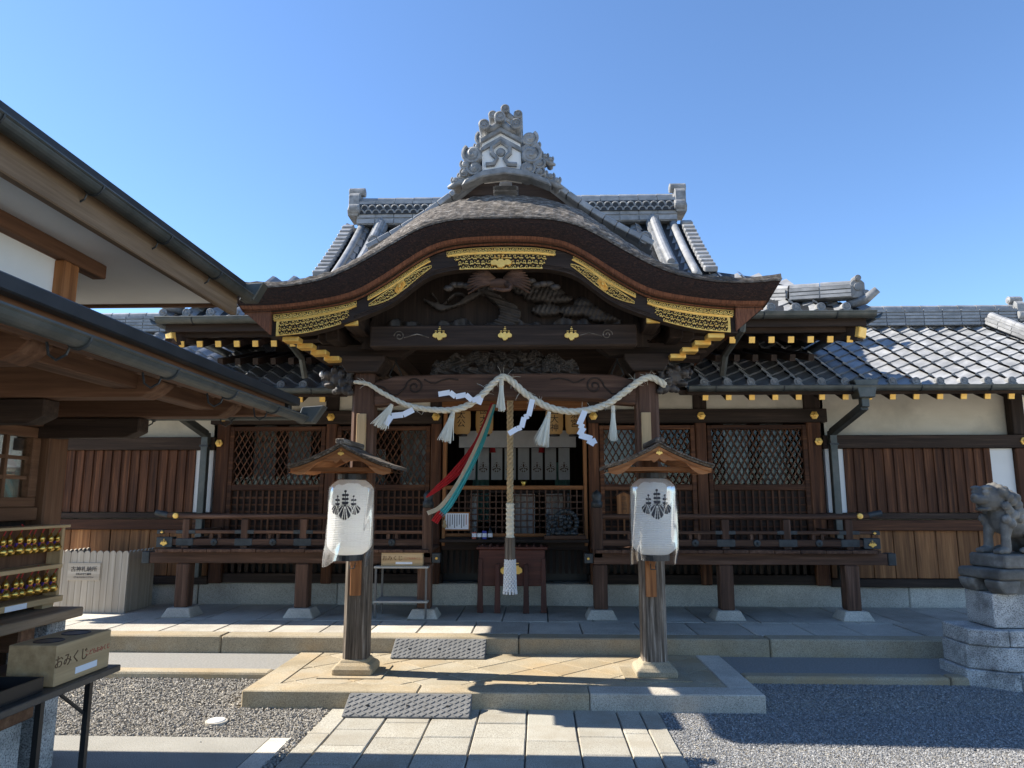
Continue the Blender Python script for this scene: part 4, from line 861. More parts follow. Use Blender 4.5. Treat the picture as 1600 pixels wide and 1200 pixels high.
# carvings: waves and clouds between the beams, pine and rocks in the gable, flying crane on top
def carve(name, x0, x1, z0, z1, y, fn, nu, nv, depth, m='carving', parent=hall, label=None):
    return MB().relief(fn, lambda u, v, h: (x0 + (x1 - x0) * u, y - h, z0 + (z1 - z0) * v), nu, nv, depth).build(name, m, parent, smooth=True, label=label)
rng = random.Random(5)
blobs = [(rng.uniform(0.03, 0.97), rng.uniform(0.1, 0.85), rng.uniform(0.03, 0.075)) for _ in range(60)]
def waves(u, v):
    asp = 6.5; edge = 0.10 + 0.75 * math.sin(PI * min(1, max(0, u))) ** 0.4 + 0.08 * math.sin(u * 47)
    if v > edge: return None
    h = 0.03 + 0.02 * math.sin(u * 60 + 5 * math.sin(v * 9)) 
    inb = False
    for bx_, by, br in blobs:
        d = math.hypot((u - bx_) * asp, (v - by)) / (br * 3.2)
        if d < 1: h = max(h, 0.035 + 0.05 * math.sqrt(1 - d * d) * (0.55 + 0.45 * math.cos(d * 17))); inb = True
    if not inb and 0.25 < v < 0.8 and math.sin(u * 31 + 2) * math.sin(v * 8 + u * 9) > 0.55: return None
    return h
carve('carved_waves', -0.66, 0.66, 2.635, Z_(541, PY, 789), PY + 0.02, waves, 190, 44, 0.05, label='dark wood carving of waves and clouds between the beams')
gz0 = UB1 - 0.01
def pine(u, v):
    x = -1.0 + 2.0 * u; z = gz0 + (3.5 - gz0) * v
    if z > brd(x) + 0.02: return None
    asp = 5.0; h = None
    if v < 0.13 + 0.06 * math.sin(u * 26) + 0.04 * math.sin(u * 61): h = 0.03 + 0.02 * math.sin(u * 90)
    tx = 0.47 + 0.06 * math.sin(v * 6)
    if abs(u - tx) < 0.05 * (1.2 - v): h = max(h or 0, 0.06 + 0.012 * math.sin(v * 70 + u * 90))
    for (bx_, by, rx, ry) in PADS:
        dx, dy = (u - bx_) / rx, (v - by) / ry; d = dx * dx + dy * dy * (1.8 if dy < 0 else 1)
        if d < 1 + 0.12 * math.sin(14 * math.atan2(dy, dx)): h = max(h or 0, 0.03 + 0.045 * math.sqrt(max(0.02, 1 - d)) + 0.012 * math.sin(u * 300 + v * 40) * math.sin(v * 75))
    if u < 0.45:
        b = 0.50 + 0.12 * math.sin(u * 19); 
        if abs(v - b) < 0.045 - 0.02 * math.sin(u * 50): h = max(h or 0, 0.04)
        if abs(v - (b + 0.9 * abs(math.sin(u * 27)) * 0.22)) < 0.03: h = max(h or 0, 0.035)
    return h
PADS = [(0.58 + 0.33 * i / 9 * rng.uniform(.7, 1.2), rng.uniform(0.2, 0.75) * (1 - 0.5 * i / 9) + 0.08, rng.uniform(0.05, 0.09), rng.uniform(0.09, 0.15)) for i in range(14)] + [(0.52, 0.8, 0.07, 0.12), (0.43, 0.7, 0.06, 0.1)]
carve('carved_pine', -1.0, 1.0, gz0, 3.5, KY + 0.62, pine, 200, 60, 0.03, label='dark wood pine tree carving in the gable')
part(MB().prism([(-1.25, gz0 - 0.15), (1.25, gz0 - 0.15), (1.1, gz0 + 0.25), (0.55, gz0 + 0.62), (-0.55, gz0 + 0.62), (-1.1, gz0 + 0.25)], 'y', KY + 0.66, KY + 0.69), 'gable_back', 'wood_dark_z', bevel=0)
for s in (-1, 1):      # clouds either side and crane
    cm = MB()
    for i in range(7): cm.ball((s * (0.14 + 0.05 * i), KY + 0.30 + 0.01 * (i % 2), 3.31 - 0.008 * i + 0.012 * (i % 3)), (0.045, 0.03, 0.026), 10)
    cm.build('carved_cloud', 'carving', hall, smooth=True)
cr_ = MB(); c0 = Vector((-0.02, KY + 0.27, 3.285))
cr_.ball(c0, (0.10, 0.05, 0.045), 14); neck = [c0 + Vector(q) for q in ((0.06, -.03, -.01), (0.10, -.05, -.035), (0.085, -.07, -.07), (0.03, -.085, -.08), (-.02, -.09, -.07))]
cr_.tube(neck, [0.026, 0.02, 0.016, 0.015, 0.012], 8); cr_.tube([neck[-1], neck[-1] + Vector((-0.05, -.01, 0.0))], [0.012, 0.002], 6)
for s in (-1, 1):
    for k in range(9):
        a = R(-28 + 8.5 * k); L = 0.24 - 0.008 * k; b = c0 + Vector((s * 0.04, -0.01, 0.01 + 0.004 * k)); e = b + Vector((s * math.cos(a) * L, -0.02 - 0.004 * k, math.sin(a) * L * 0.75 - 0.015))
        cr_.tube([b, b.lerp(e, 0.55) + Vector((0, -0.02, 0.018)), e], [0.016, 0.017, 0.006], 6)
cr_.build('carved_crane', 'wood_post_x', hall, smooth=True, label='wood carving of a crane with spread wings under the gold plate')
# lion heads on the outer faces of the posts
def lion_head(s):
    m = MB(); c = Vector((s * (PXX + 0.20), PY - 0.02, 2.58))
    def b(x, y, z, r): m.ball(c + Vector((s * x, y, z)), r, 12)
    b(0, 0, 0.02, (0.12, 0.10, 0.10)); b(0.11, -0.01, 0.05, (0.07, 0.075, 0.045)); b(0.10, -0.01, -0.04, (0.065, 0.06, 0.03)); b(0.165, -0.01, 0.075, 0.03)
    b(0.06, -0.07, 0.085, 0.03); b(0.06, 0.05, 0.085, 0.03); b(-0.02, -0.09, 0.06, (0.04, 0.025, 0.03)); b(-0.03, -0.09, -0.03, 0.045); b(-0.06, -0.08, -0.09, 0.05); b(0.01, -0.07, -0.09, 0.04); b(0.05, -0.05, -0.10, 0.03); b(-0.08, -0.06, 0.08, 0.05)
    for k in range(6): b(-0.10 + 0.02 * (k % 2), -0.10, -0.12 + 0.045 * k, 0.028)
    for k in range(4): m.lathe([(0.012, 0), (0.0, -0.035)], 6, c + Vector((s * (0.12 + 0.018 * k), -0.04, 0.02)))
    for k in range(26):
        a_ = 2 * PI * k / 13; b(-0.045 - 0.05 * (k // 13) + 0.015 * math.sin(5 * a_), -0.02 + 0.105 * math.cos(a_) * 0.9, 0.01 + 0.125 * math.sin(a_), 0.021)
    h = m.build('lion_head', 'carving', hall, smooth=True, label='carved wooden lion head on the %s porch post' % ('left' if s < 0 else 'right'))
    blend(h, 0.0055)
    sn = MB().ball(c + Vector((s * 0.185, -0.02, 0.06)), (0.022, 0.025, 0.03), 8); sn.build('snout', 'plaster_white' if s < 0 else 'carving', h, smooth=True)
for s in (-1, 1): lion_head(s)

# ---------------------------------------------------------------- ridge-end ornaments
def ornament(Y, zoff, xoff, wings, ref=5.62):
    def q(x, y): p = onY(x, y, ref); return (p[0] + xoff, p[2] + zoff)
    k = ref * 1.03 / FPX
    def poly(pts): return [q(*a) for a in pts]
    root = MB().prism(poly([(722, 298), (728, 288), (755, 274), (790, 268), (826, 274), (856, 288), (862, 298), (826, 284), (790, 279), (755, 284)]), 'y', Y - 0.10, Y + 0.04).build('ridge_ornament', 'tile_end', hall, 0.01)
    MB().prism(poly([(754, 271), (754, 222), (783, 206), (813, 222), (815, 271), (790, 267)]), 'y', Y - 0.05, Y + 0.20).build('plaster_face', 'plaster_white', root)
    for dy in (0, 13): MB().prism(poly([(751, 232 + dy - 8), (783, 214 + dy - 8), (816, 232 + dy - 8), (816, 239 + dy - 8), (783, 221 + dy - 8), (751, 239 + dy - 8)]), 'y', Y - 0.085 + dy * .001, Y + 0.21).build('tile_band', 'tile_end', root, 0.004)
    og = [q(*a) for a in [(760, 263), (772, 262), (777, 254), (769, 245), (769, 237), (775, 232), (783, 227), (791, 232), (797, 237), (797, 245), (789, 254), (794, 262), (808, 263)]]
    MB().tube([(a, Y - 0.065, b) for a, b in og], 0.021, 6).build('ogee_moulding', 'tile_end', root)
    c = q(783, 243); MB().lathe([(0.0, -0.02), (0.02, -0.02), (0.035, -0.012), (0.04, 0)], 16, (c[0], Y - 0.055, c[1]), 'y').build('emblem', 'tile_end', root)
    def scroll(x, y, r, sg, yy=0.0):
        c = q(x, y); rr = r * k; m = MB().lathe([(0.0, -0.05), (rr * .5, -0.045), (rr * .9, -0.02), (rr, 0.02), (rr, 0.16)], 18, (c[0], Y - 0.05 + yy, c[1]), 'y')
        n = 30; m.tube([(c[0] + sg * rr * (1.08 - i / n) * math.cos(i / n * 9.5 + 2.2), Y - 0.075 + yy - 0.02 * (i / n), c[1] + rr * (1.08 - i / n) * math.sin(i / n * 9.5 + 2.2)) for i in range(n)], rr * 0.21, 6)
        m.build('scroll', 'tile_end', root, smooth=False)
    for sg, xs in ((1, ((740, 248, 16), (743, 269, 12.5), (728, 264, 8), (727, 276, 7))), (-1, ((829, 248, 16), (824, 269, 12.5), (842, 262, 9), (843, 275, 8)))):
        for x, y, r in xs: scroll(x, y, r, sg)
    if wings:
        for sg in (-1, 1):
            for x, y, r in ((733, 276, 7), (722, 280, 7), (712, 286, 6.5)): scroll(790 + sg * (790 - x) + (2 if sg > 0 else 0), y, r, -sg, 0.03)
            pts = [q(790 + sg * d, y) for d, y in ((48, 285), (58, 283), (66, 289), (74, 288), (82, 294), (90, 296))]
            MB().tube([(a, Y - 0.03, b) for a, b in pts], [0.03, 0.035, 0.032, 0.034, 0.03, 0.012], 8).build('cloud_wing', 'tile_end', root, smooth=True)
    for x, y in ((758, 207), (782, 195), (807, 206)):
        c = q(x, y); MB().lathe([(0.0, -0.14), (0.014, -0.145), (0.019, -0.137), (0.031, -0.137), (0.036, -0.146), (0.047, -0.14), (0.047, 0.16)], 18, (c[0], Y, c[1]), 'y').build('round_tile', 'tile_end', root)
    for a, b in (((758, 207), (782, 195)), ((782, 195), (807, 206))):
        p0, p1 = q(*a), q(*b); md = ((p0[0] + p1[0]) / 2, (p0[1] + p1[1]) / 2 - 0.03)
        MB().tube([(p0[0], Y - 0.07, p0[1] - .015), (md[0], Y - 0.07, md[1] - .012), (p1[0], Y - 0.07, p1[1] - .03)], 0.034, 8).build('saddle_tile', 'tile_end', root, smooth=True)
    return root
o1 = ornament(5.62, 0.0, 0.0, True)
d = onY(799, 180, GY - 0.1); e = onY(782, 195, 5.62)
o2 = ornament(GY - 0.1, d[2] - e[2], -0.02, True)
# ridge joining the two
ridge_pile(hall, (0.02, 5.85, onY(790, 285, 5.7)[2] - 0.1), (0.0, GY, onY(790, 285, 5.7)[2] - 0.1), 0.22, 0.14, 3, 0.055, 'porch_ridge')

# ================================================================ THINGS AT THE PORCH
# sacred rope
RY = PY - 0.15
rp = [(553, 597, .0), (575, 600, 0), (600, 615, 0), (640, 634, 0), (690, 641, 0), (725, 636, 0), (752, 618, 0), (772, 598, 0), (786, 589, 0), (800, 596, 0), (825, 618, 0), (860, 637, 0), (900, 643, 0), (945, 633, 0), (978, 611, 0), (1000, 595, 0), (1018, 590, 0), (1040, 602, 0)]
P3 = [Vector(onY(x, y, RY)) for x, y, _ in rp]
def smooth_path(P, n):
    out = []
    for i in range(len(P) - 1):
        p0, p1, p2, p3 = P[max(i - 1, 0)], P[i], P[i + 1], P[min(i + 2, len(P) - 1)]
        for k in range(n):
            t = k / n; out.append(0.5 * ((2 * p1) + (p2 - p0) * t + (2 * p0 - 5 * p1 + 4 * p2 - p3) * t * t + (3 * p1 - p0 - 3 * p2 + p3) * t ** 3))
    return out + [P[-1]]
def twisted(path, rad, strands, pitch, name, m, parent):
    """rope of helically laid strands; rad(f) = radius along the rope"""
    path = [Vector(q) for q in path]; ln = [0]
    for a, b in zip(path, path[1:]): ln.append(ln[-1] + (b - a).length)
    m0 = MB(); ref = None; fr = []
    for i in range(len(path)):
        t = (path[min(i + 1, len(path) - 1)] - path[max(i - 1, 0)]).normalized()
        if ref is None: ref = t.orthogonal().normalized()
        ref = (ref - t * ref.dot(t)).normalized(); fr.append((ref.copy(), t.cross(ref)))
    for s in range(strands):
        pts, rs = [], []
        for i, p in enumerate(path):
            r = rad(ln[i] / ln[-1]); a = 2 * PI * (ln[i] / pitch + s / strands); pts.append(p + (fr[i][0] * math.cos(a) + fr[i][1] * math.sin(a)) * r * 0.52); rs.append(r * 0.56)
        m0.tube(pts, rs, 7)
    return m0.build(name, m, parent, smooth=True)
shime = thing('sacred_rope', 'thick twisted white straw rope with tassels hung across the porch beam', 'rope', onY(790, 640, RY))
twisted(smooth_path(P3, 14), lambda f: 0.017 + 0.012 * min(1, f / 0.35), 3, 0.17, 'twisted_rope', 'rope', shime)
rp_ = smooth_path(P3, 14); m = MB(); rg = random.Random(12)
for _ in range(110):
    p = rp_[rg.randrange(8, len(rp_) - 4)]; o = Vector((rg.gauss(0, 1), rg.gauss(0, 1), rg.gauss(0, 1))).normalized(); q = p + o * 0.025; e = q + o * rg.uniform(0.02, 0.06) + Vector((rg.gauss(0, .03), 0, rg.gauss(0, .02)))
    m.tube([q, q.lerp(e, .5) + Vector((0, 0, .006)), e], [0.0016, 0.0014, 0.0008], 3, False)
m.build('loose_straw', 'straw', shime, kind='stuff')
def tassel(x, y, x2, y2, spread, n=70):
    a = Vector(onY(x, y, RY - 0.02)); b = Vector(onY(x2, y2, RY - 0.05)); d = b - a; sd = d.cross(Vector((0, 1, 0))).normalized(); m = MB()
    rg = random.Random(int(x))
    for i in range(n):
        q = rg.gauss(0, 0.45); q2 = rg.gauss(0, 0.4); e = a + d * rg.uniform(0.88, 1.03) + sd * q * spread * 1.35 + Vector((0, q2 * spread, 0)); mid = a + d * 0.35 + sd * q * spread * 0.55 + Vector((0, q2 * spread * .5, 0))
        m.tube([a + sd * q * 0.012, mid, e], [0.004, 0.0045, 0.003], 3, False)
    t = m.build('straw_tassel', 'straw', shime)
    MB().tube([a + d * -0.03, a + d * 0.16], [0.016, 0.018], 10).build('binding', 'rope', t)
for q in ((612, 633, 592, 668, .06), (708, 645, 696, 690, .045), (784, 594, 784, 642, .025), (858, 645, 845, 696, .055), (958, 636, 958, 688, .03)): tassel(*q)
def shide(pts, wd):                      # folded paper zigzag: list of px points
    m = MB(); P = [Vector(onY(x, y, RY - 0.045 - 0.012 * (i % 2))) for i, (x, y) in enumerate(pts)]
    for i, (a, b) in enumerate(zip(P, P[1:])):
        d = (b - a); sd = Vector((-d.z, 0, d.x)).normalized() * wd / 2; o = Vector((0, -0.004 * i, 0))
        m.add([a + sd + o, a - sd + o, b - sd + o, b + sd + o, a + sd + o + Vector((0, .001, 0)), a - sd + o + Vector((0, .001, 0)), b - sd + o + Vector((0, .001, 0)), b + sd + o + Vector((0, .001, 0))], [(0, 1, 2, 3), (7, 6, 5, 4), (0, 4, 5, 1), (2, 6, 7, 3)])
    return m.build('paper_streamer', 'paper', shime)
shide([(685, 616), (703, 613), (712, 620), (728, 617), (738, 626), (752, 622), (748, 632)], 0.045); shide([(646, 640), (630, 648), (612, 650), (603, 664)], 0.05)
shide([(832, 624), (826, 650), (819, 652), (815, 668), (808, 670), (795, 678)], 0.045); shide([(914, 642), (905, 664), (912, 668), (905, 680), (925, 686), (929, 694), (918, 688)], 0.05)
# bell rope
br = thing('bell_rope', 'thick tan twisted bell rope hanging before the offering box', 'rope', onY(797, 930, 7.6))
BY = 7.6
twisted([Vector(onY(797, y, BY)) for y in np.linspace(600, 790, 90)], lambda f: 0.035, 3, 0.15, 'twisted_rope', 'rope_tan', br)
m = MB().lathe([(0.042 + 0.005 * math.sin(i * 1.9), onY(797, 841 - i * 2.2, BY)[2]) for i in range(26)], 14, (onY(797, 800, BY)[0], BY, 0)); m.build('rope_wrapping', 'rope', br, smooth=True)
c = onY(797, 840, BY); c2 = onY(797, 875, BY); m = MB().prism([(c[0] + 0.058 * math.cos(R(22.5 + 45 * i)), BY + 0.058 * math.sin(R(22.5 + 45 * i))) for i in range(8)], 'z', c2[2], c[2]); m.build('wooden_sleeve', 'wood_grey_z', br, 0.003)
m = MB(); z0, z1 = onY(797, 874, BY)[2], onY(797, 928, BY)[2]; n = 12
for sg in (-1, 1):
    for i in range(n):
        pts = [(c[0] + (0.055 + 0.012 * f) * math.cos(2 * PI * i / n + sg * f * 4.2), BY + (0.055 + 0.012 * f) * math.sin(2 * PI * i / n + sg * f * 4.2), z0 + (z1 - z0) * f) for f in np.linspace(0, 0.92, 24)]; m.tube(pts, 0.007, 5)
for i in range(n): a = 2 * PI * i / n; m.tube([(c[0] + .066 * math.cos(a), BY + .066 * math.sin(a), z0 + (z1 - z0) * .9), (c[0] + .068 * math.cos(a), BY + .068 * math.sin(a), z1)], [0.009, 0.011], 5)
m.build('macrame_tassel', 'cord_white', br)
MB().lathe([(0.05, 0), (0.05, (z1 - z0) * 0.9)], 14, (c[0], BY, z0)).build('tassel_core', 'cord_white', br)
# coloured streamers tied beside the rope and blown aside
def streamer(name, m, pts, wd, label, yy=7.45):
    P = [Vector(onY(x, y, yy)) for x, y, _ in pts]; ks = [k for _, _, k in pts]; P2 = smooth_path(P, 8); mb = MB(); n = len(P2); folds = 6; vs = []
    for i, p in enumerate(P2):
        f = i / (n - 1); k = np.interp(f, np.linspace(0, 1, len(ks)), ks); d = (P2[min(i + 1, n - 1)] - P2[max(i - 1, 0)]).normalized(); sd = Vector((-d.z, 0, d.x)).normalized()
        for j in range(folds + 1): vs.append(p + sd * (j / folds - 0.5) * wd * k + Vector((0, 0.018 * (j % 2) * k - 0.01, 0)))
    q = folds + 1; mb.add(vs, [(i * q + j, i * q + j + 1, (i + 1) * q + j + 1, (i + 1) * q + j) for i in range(n - 1) for j in range(folds)])
    o = mb.build(name, m); md = o.modifiers.new('thick', 'SOLIDIFY'); md.thickness = 0.002
    return tag(o, label, 'streamer', 'cloth streamers beside the bell rope')
streamer('cloth_streamer', 'cloth_red', [(770, 630, .5), (745, 690, .6), (715, 735, 1.2), (685, 762, .8), (666, 777, .15)], 0.08, 'red cloth streamer blown to the left of the bell rope')
streamer('cloth_streamer', 'cloth_cream', [(771, 632, .5), (748, 690, 1), (718, 750, 1), (690, 790, 1.2), (668, 802, 1.2)], 0.036, 'cream cloth streamer between the red and the teal one', 7.37)
streamer('cloth_streamer', 'cloth_teal', [(773, 632, .35), (754, 690, .7), (728, 740, 1.2), (703, 785, 1.2), (688, 804, 1.1)], 0.07, 'teal cloth streamer hanging slanted beside the bell rope', 7.40)
streamer('cloth_streamer', 'cloth_red', [(690, 800, 1), (684, 808, 1), (679, 816, 1.1)], 0.07, 'short red cloth end below the teal streamer', 7.395)
# offering box
OY = 8.42
ob = thing('offering_box', 'dark red wooden offering box on tall legs with a gold crest', 'offering box', (0.0, OY, ZU))
xa, xb = X_(748, OY, 900), X_(852, OY, 900); zt = Z_(856, OY); zb_ = Z_(916, OY)
B(xa, xb, OY, OY + 0.34, zb_, zt - 0.02).build('box', 'wood_red_x', ob, 0.008); B(xa - 0.03, xb + 0.03, OY - 0.03, OY + 0.37, zt - 0.018, zt + 0.012).build('rim', 'wood_red_x', ob, 0.006)
for i in range(9): x = xa + (xb - xa) * (i + .5) / 9; B(x - 0.012, x + 0.012, OY, OY + 0.33, zt + 0.013, zt + 0.03).build('grille_bar', 'wood_red_y', ob)
for x, k in ((xa + .02, 0), (xb - .02, 0), (xa + 0.22, .03), (xb - 0.22, .03)):
    MB().add([(x - 0.022, OY - 0.025 - k, zt - 0.12 - k * 2), (x + 0.022, OY - 0.025 - k, zt - .12 - k * 2), (x + 0.022, OY - 0.002, zt - .12 - k * 2), (x - 0.022, OY - 0.002, zt - .12 - k * 2), (x - 0.035, OY - 0.05 - k, ZU), (x + 0.035, OY - 0.05 - k, ZU), (x + 0.035, OY - 0.003, ZU), (x - 0.035, OY - 0.003, ZU)], [(3, 2, 1, 0), (4, 5, 6, 7), (0, 1, 5, 4), (1, 2, 6, 5), (2, 3, 7, 6), (3, 0, 4, 7)]).build('leg', 'wood_red_z', ob, 0.003)
cc = onY(799, 886, OY); crest('gold_crest', (cc[0], OY - 0.004, cc[2]), 0.135, ob, d=0.02)
# lanterns and their little roofs
def lantern(s):
    side = 'left' if s < 0 else 'right'; px_ = 550 if s < 0 else 1019.5; LY = 5.80
    t_, b_ = onY(px_, 750 if s < 0 else 748, LY), onY(px_, 866, LY); cx, z1, z0 = t_[0], t_[2], b_[2]; H = z1 - z0; RR = 0.178
    L = thing('paper_lantern', 'white ribbed paper lantern with black crest on the %s porch post' % side, 'lantern', (cx, LY, z0), 'paper lanterns on the porch posts')
    prof = []; n = 44
    for i in range(n * 2 + 1):
        f = i / (2 * n); e = min(f, 1 - f) / 0.16; sh = 1 if e > 1 else (1 - (1 - e) ** 2.2 * 0.42); prof.append((RR * sh + (0.0028 if i % 2 else 0), z0 + H * f))
    MB().lathe(prof, 40, (cx, LY, 0)).build('paper_body', 'lantern_paper', L, smooth=False)
    for zc, dz in ((z0, -0.045), (z1, 0.045)): MB().lathe([(0.10, 0), (0.115, 0), (0.115, dz), (0.10, dz)], 24, (cx, LY, zc)).build('black_band', 'black', L)
    cz = z0 + H * 0.66
    MB().relief(lambda u, v: (0.004 if kiri(2 * u - 1, 2 * v - 1) else None), lambda u, v, h: (cx + (RR + 0.006 + h) * math.sin((2 * u - 1) * 0.68), LY - (RR + 0.006 + h) * math.cos((2 * u - 1) * 0.68), cz + (2 * v - 1) * 0.12), 84, 84, 0.001).build('crest', 'ink', L)
    rg = random.Random(3 + s)
    ph = [rg.uniform(0, 6) for _ in range(4)]
    def film(u, v):
        a = 2 * PI * u; f = v; z = z1 + 0.01 - (H + 0.075) * f
        e = 1 if f < 0.86 else 1 + 0.0 * (f - 0.86); fl = min(1, f * (H + 0.075) / H); e_ = min(fl, max(0.05, 1 - fl)) / 0.16; r = RR * (1 if e_ > 1 or f > 0.5 else (1 - (1 - e_) ** 2.2 * 0.42)) + 0.010 + (0.003 + 0.016 * f ** 4) * math.sin(5 * a + ph[0] + 4 * f) + 0.003 * math.sin(11 * a + ph[1] + 9 * f)
        if f > 0.86: r *= 1 - 0.5 * (f - 0.86); z += 0.03 * math.sin(3 * a + ph[2]) * (f - 0.86) / 0.14
        dx = -0.10 * max(0, f - 0.8) * (1 if s < 0 else 0.3)
        return (cx + dx + r * math.cos(a), LY + r * math.sin(a), z)
    MB().grid(film, 64, 30).build('plastic_cover', 'plastic_film', L, smooth=True)
    # canopy
    zt = Z_(699, 5.55); ze = Z_(737, 5.55); hw = 0.388; y0, y1 = 5.46, 6.04
    K = thing('lantern_canopy', 'small gabled wooden roof above the %s paper lantern' % side, 'canopy', (cx, 5.8, ze), 'little roofs above the paper lanterns')
    def rf(u, v, dz=0.0): t = 2 * u - 1; a = abs(t); return (cx + t * hw * 1.04, y0 - 0.03 + (y1 - y0 + 0.05) * v, zt + 0.02 + dz - (zt - ze) * (a ** 0.9) + 0.02 * a ** 4)
    mm = MB().grid(rf, 24, 3); mm.grid(lambda u, v: rf(1 - u, v, -0.018), 24, 3)
    for vv in (0, 1): mm.grid(lambda u, v, vv=vv: rf(u, vv, -0.018 * v), 24, 1)
    for uu in (0, 1): mm.grid(lambda u, v, uu=uu: rf(uu, u, -0.018 * v), 3, 1)
    roof = mm.build('roof', 'wood_grey_y', K)
    for i in range(5):
        for sg in (-1, 1):
            u0, u1 = 0.5 + sg * 0.5 * (i + 0.03) / 5, 0.5 + sg * 0.5 * (i + 1.1) / 5; pts = [rf(u0, 0, .006), rf(min(1, max(0, u1)), 0, .003)]
            MB().bar(Vector(pts[0]) + Vector((0, (y1 - y0) / 2, 0)), Vector(pts[1]) + Vector((0, (y1 - y0) / 2, 0)), y1 - y0 + 0.06, 0.010, (0, 0, 1)).build('roof_board', 'wood_grey_y', roof)
    def bgd(lo):
        def fn(u, v):
            t = 2 * u - 1; a = abs(t); p = rf(u, 0, -0.02); drop = 0.055 + 0.022 * math.sin(a * 9.5 + 0.6) - 0.01 * a + (0.025 if a < 0.12 else 0)
            return (cx + t * hw, y0 - 0.005 + lo, p[2] - drop * v)
        return fn
    bgm = MB().grid(bgd(-0.012), 40, 3).grid(bgd(0.012), 40, 3); bgm.grid(lambda u, v: (lambda p: (p[0], p[1] + 0.024 * v, p[2]))(bgd(-0.012)(u, 1)), 40, 1)
    bgm.build('bargeboard', 'wood_warm_x', roof); crest('crest', (cx, y0 - 0.018, zt - 0.045), 0.026, K, 'gold', 0.006)
    MB().grid(lambda u, v: (lambda p: (p[0], p[1], p[2]))(rf(u, v, -0.05)), 20, 3).build('underside', 'wood_warm_y', roof)
    B(cx - 0.035, cx + 0.035, y0 - 0.06, y1 + 0.03, zt + 0.022, zt + 0.062).build('ridge_beam', 'wood_grey_y', roof, 0.006)
    for yy in (5.56, 5.95): MB().bar((cx - 0.3, yy, ze + 0.02), (cx + 0.3, yy, ze + 0.02), 0.03, 0.03).build('cross_bar', 'wood_warm_x', K)
    B(cx - 0.03, cx + 0.03, 5.5, PY - 0.11, zt - 0.07, zt - 0.02).build('bracket_arm', 'wood_warm_y', K, 0.003)
    B(cx - 0.04, cx + 0.04, PY - 0.135, PY - 0.108, ze + 0.13, Z_(648, PY)).build('back_board', 'wood_pale_z', K, 0.003)
    MB().tube([(cx - 0.07, LY, z1 + 0.04), (cx - 0.05, LY, ze - 0.005), (cx + 0.05, LY, ze - 0.005), (cx + 0.07, LY, z1 + 0.04)], 0.004, 6).build('wire_handle', 'iron', K)
    B(cx - 0.042, cx + 0.042, PY - 0.15, PY - 0.108, Z_(928, PY), Z_(868, PY)).build('lower_board', 'wood_warm_z', K, 0.003)
    B(cx - 0.018, cx + 0.018, 5.9, PY - 0.15, Z_(880, PY), Z_(872, PY)).build('lower_arm', 'wood_warm_y', K, 0.003); MB().tube([(cx - .02, 5.92, Z_(876, PY)), (cx - .02, 5.89, Z_(884, PY)), (cx + .02, 5.89, Z_(884, PY)), (cx + .02, 5.92, Z_(876, PY))], 0.005, 5).build('hook', 'iron', K)
for s in (-1, 1): lantern(s)
# inner lanterns with ink characters
for i, (px_, tx, lab) in enumerate(((738, '太\n公', 'nearest the left jamb'), (752, '國\n大\n神', 'second from the left jamb'), (858, '國\n大\n神', 'second from the right jamb'), (905, '須\n宮', 'nearest the right jamb'))):
    px_ = (722, 757, 866, 897)[i]; Y = 9.5; p = onY(px_, 657, Y); L = thing('hanging_lantern', 'lit cream paper lantern with ink characters inside the doorway, ' + lab, 'lantern', (p[0], Y, p[2] - 0.18), 'small lanterns inside the doorway')
    MB().lathe([(0.07, -0.19), (0.105, -0.165), (0.118, -0.08), (0.118, 0.08), (0.105, 0.165), (0.07, 0.19)], 22, (p[0], Y, p[2])).build('paper_body', 'lantern_lit', L, smooth=True)
    for z in (-0.2, 0.2): MB().lathe([(0.072, -0.012), (0.072, 0.012)], 20, (p[0], Y, p[2] + z)).build('black_band', 'black', L)
    text(tx, 0.115, 'lettering', 'ink', L, Matrix.Translation((p[0], Y - 0.122, p[2])) @ FRONT)
for i, px_ in enumerate((770, 846)):
    p = onY(px_, 690, 10.4); m = MB().lathe([(0.012, 0.2), (0.012, 0.05), (0.035, 0.04), (0.028, -0.03), (0.045, -0.16), (0, -0.16)], 12, p)
    tag(m.build('red_tassel', 'cloth_red', smooth=True), 'red tassel on the inner curtain, %s of the rope' % ('left' if i == 0 else 'right'), 'tassel', 'red tassels on the inner curtain')
tag(MB().lathe([(0.0, 0), (0.03, 0), (0.035, 0.01), (0.03, 0.05), (0.055, 0.10), (0.04, 0.12), (0.0, 0.12)], 12, onY(818, 765, 9.6)).build('brass_vessel', 'gold_shiny', smooth=True), 'small brass vessel above the lattice fence', 'vessel')
# altar table inside so that the vessel stands on something
at_ = thing('altar_table', 'dark low altar table behind the lattice fence', 'table', (0, 9.6, 0.985)); zt = onY(818, 766, 9.6)[2]
B(-0.7, 0.7, 9.45, 9.75, zt - 0.04, zt - 0.001).build('table_top', 'wood_dark_x', at_, 0.004)
for sx in (-0.65, 0.65):
    for yy in (9.48, 9.72): B(sx - 0.025, sx + 0.025, yy - 0.025, yy + 0.025, 0.985, zt - 0.041).build('leg', 'wood_dark_z', at_)
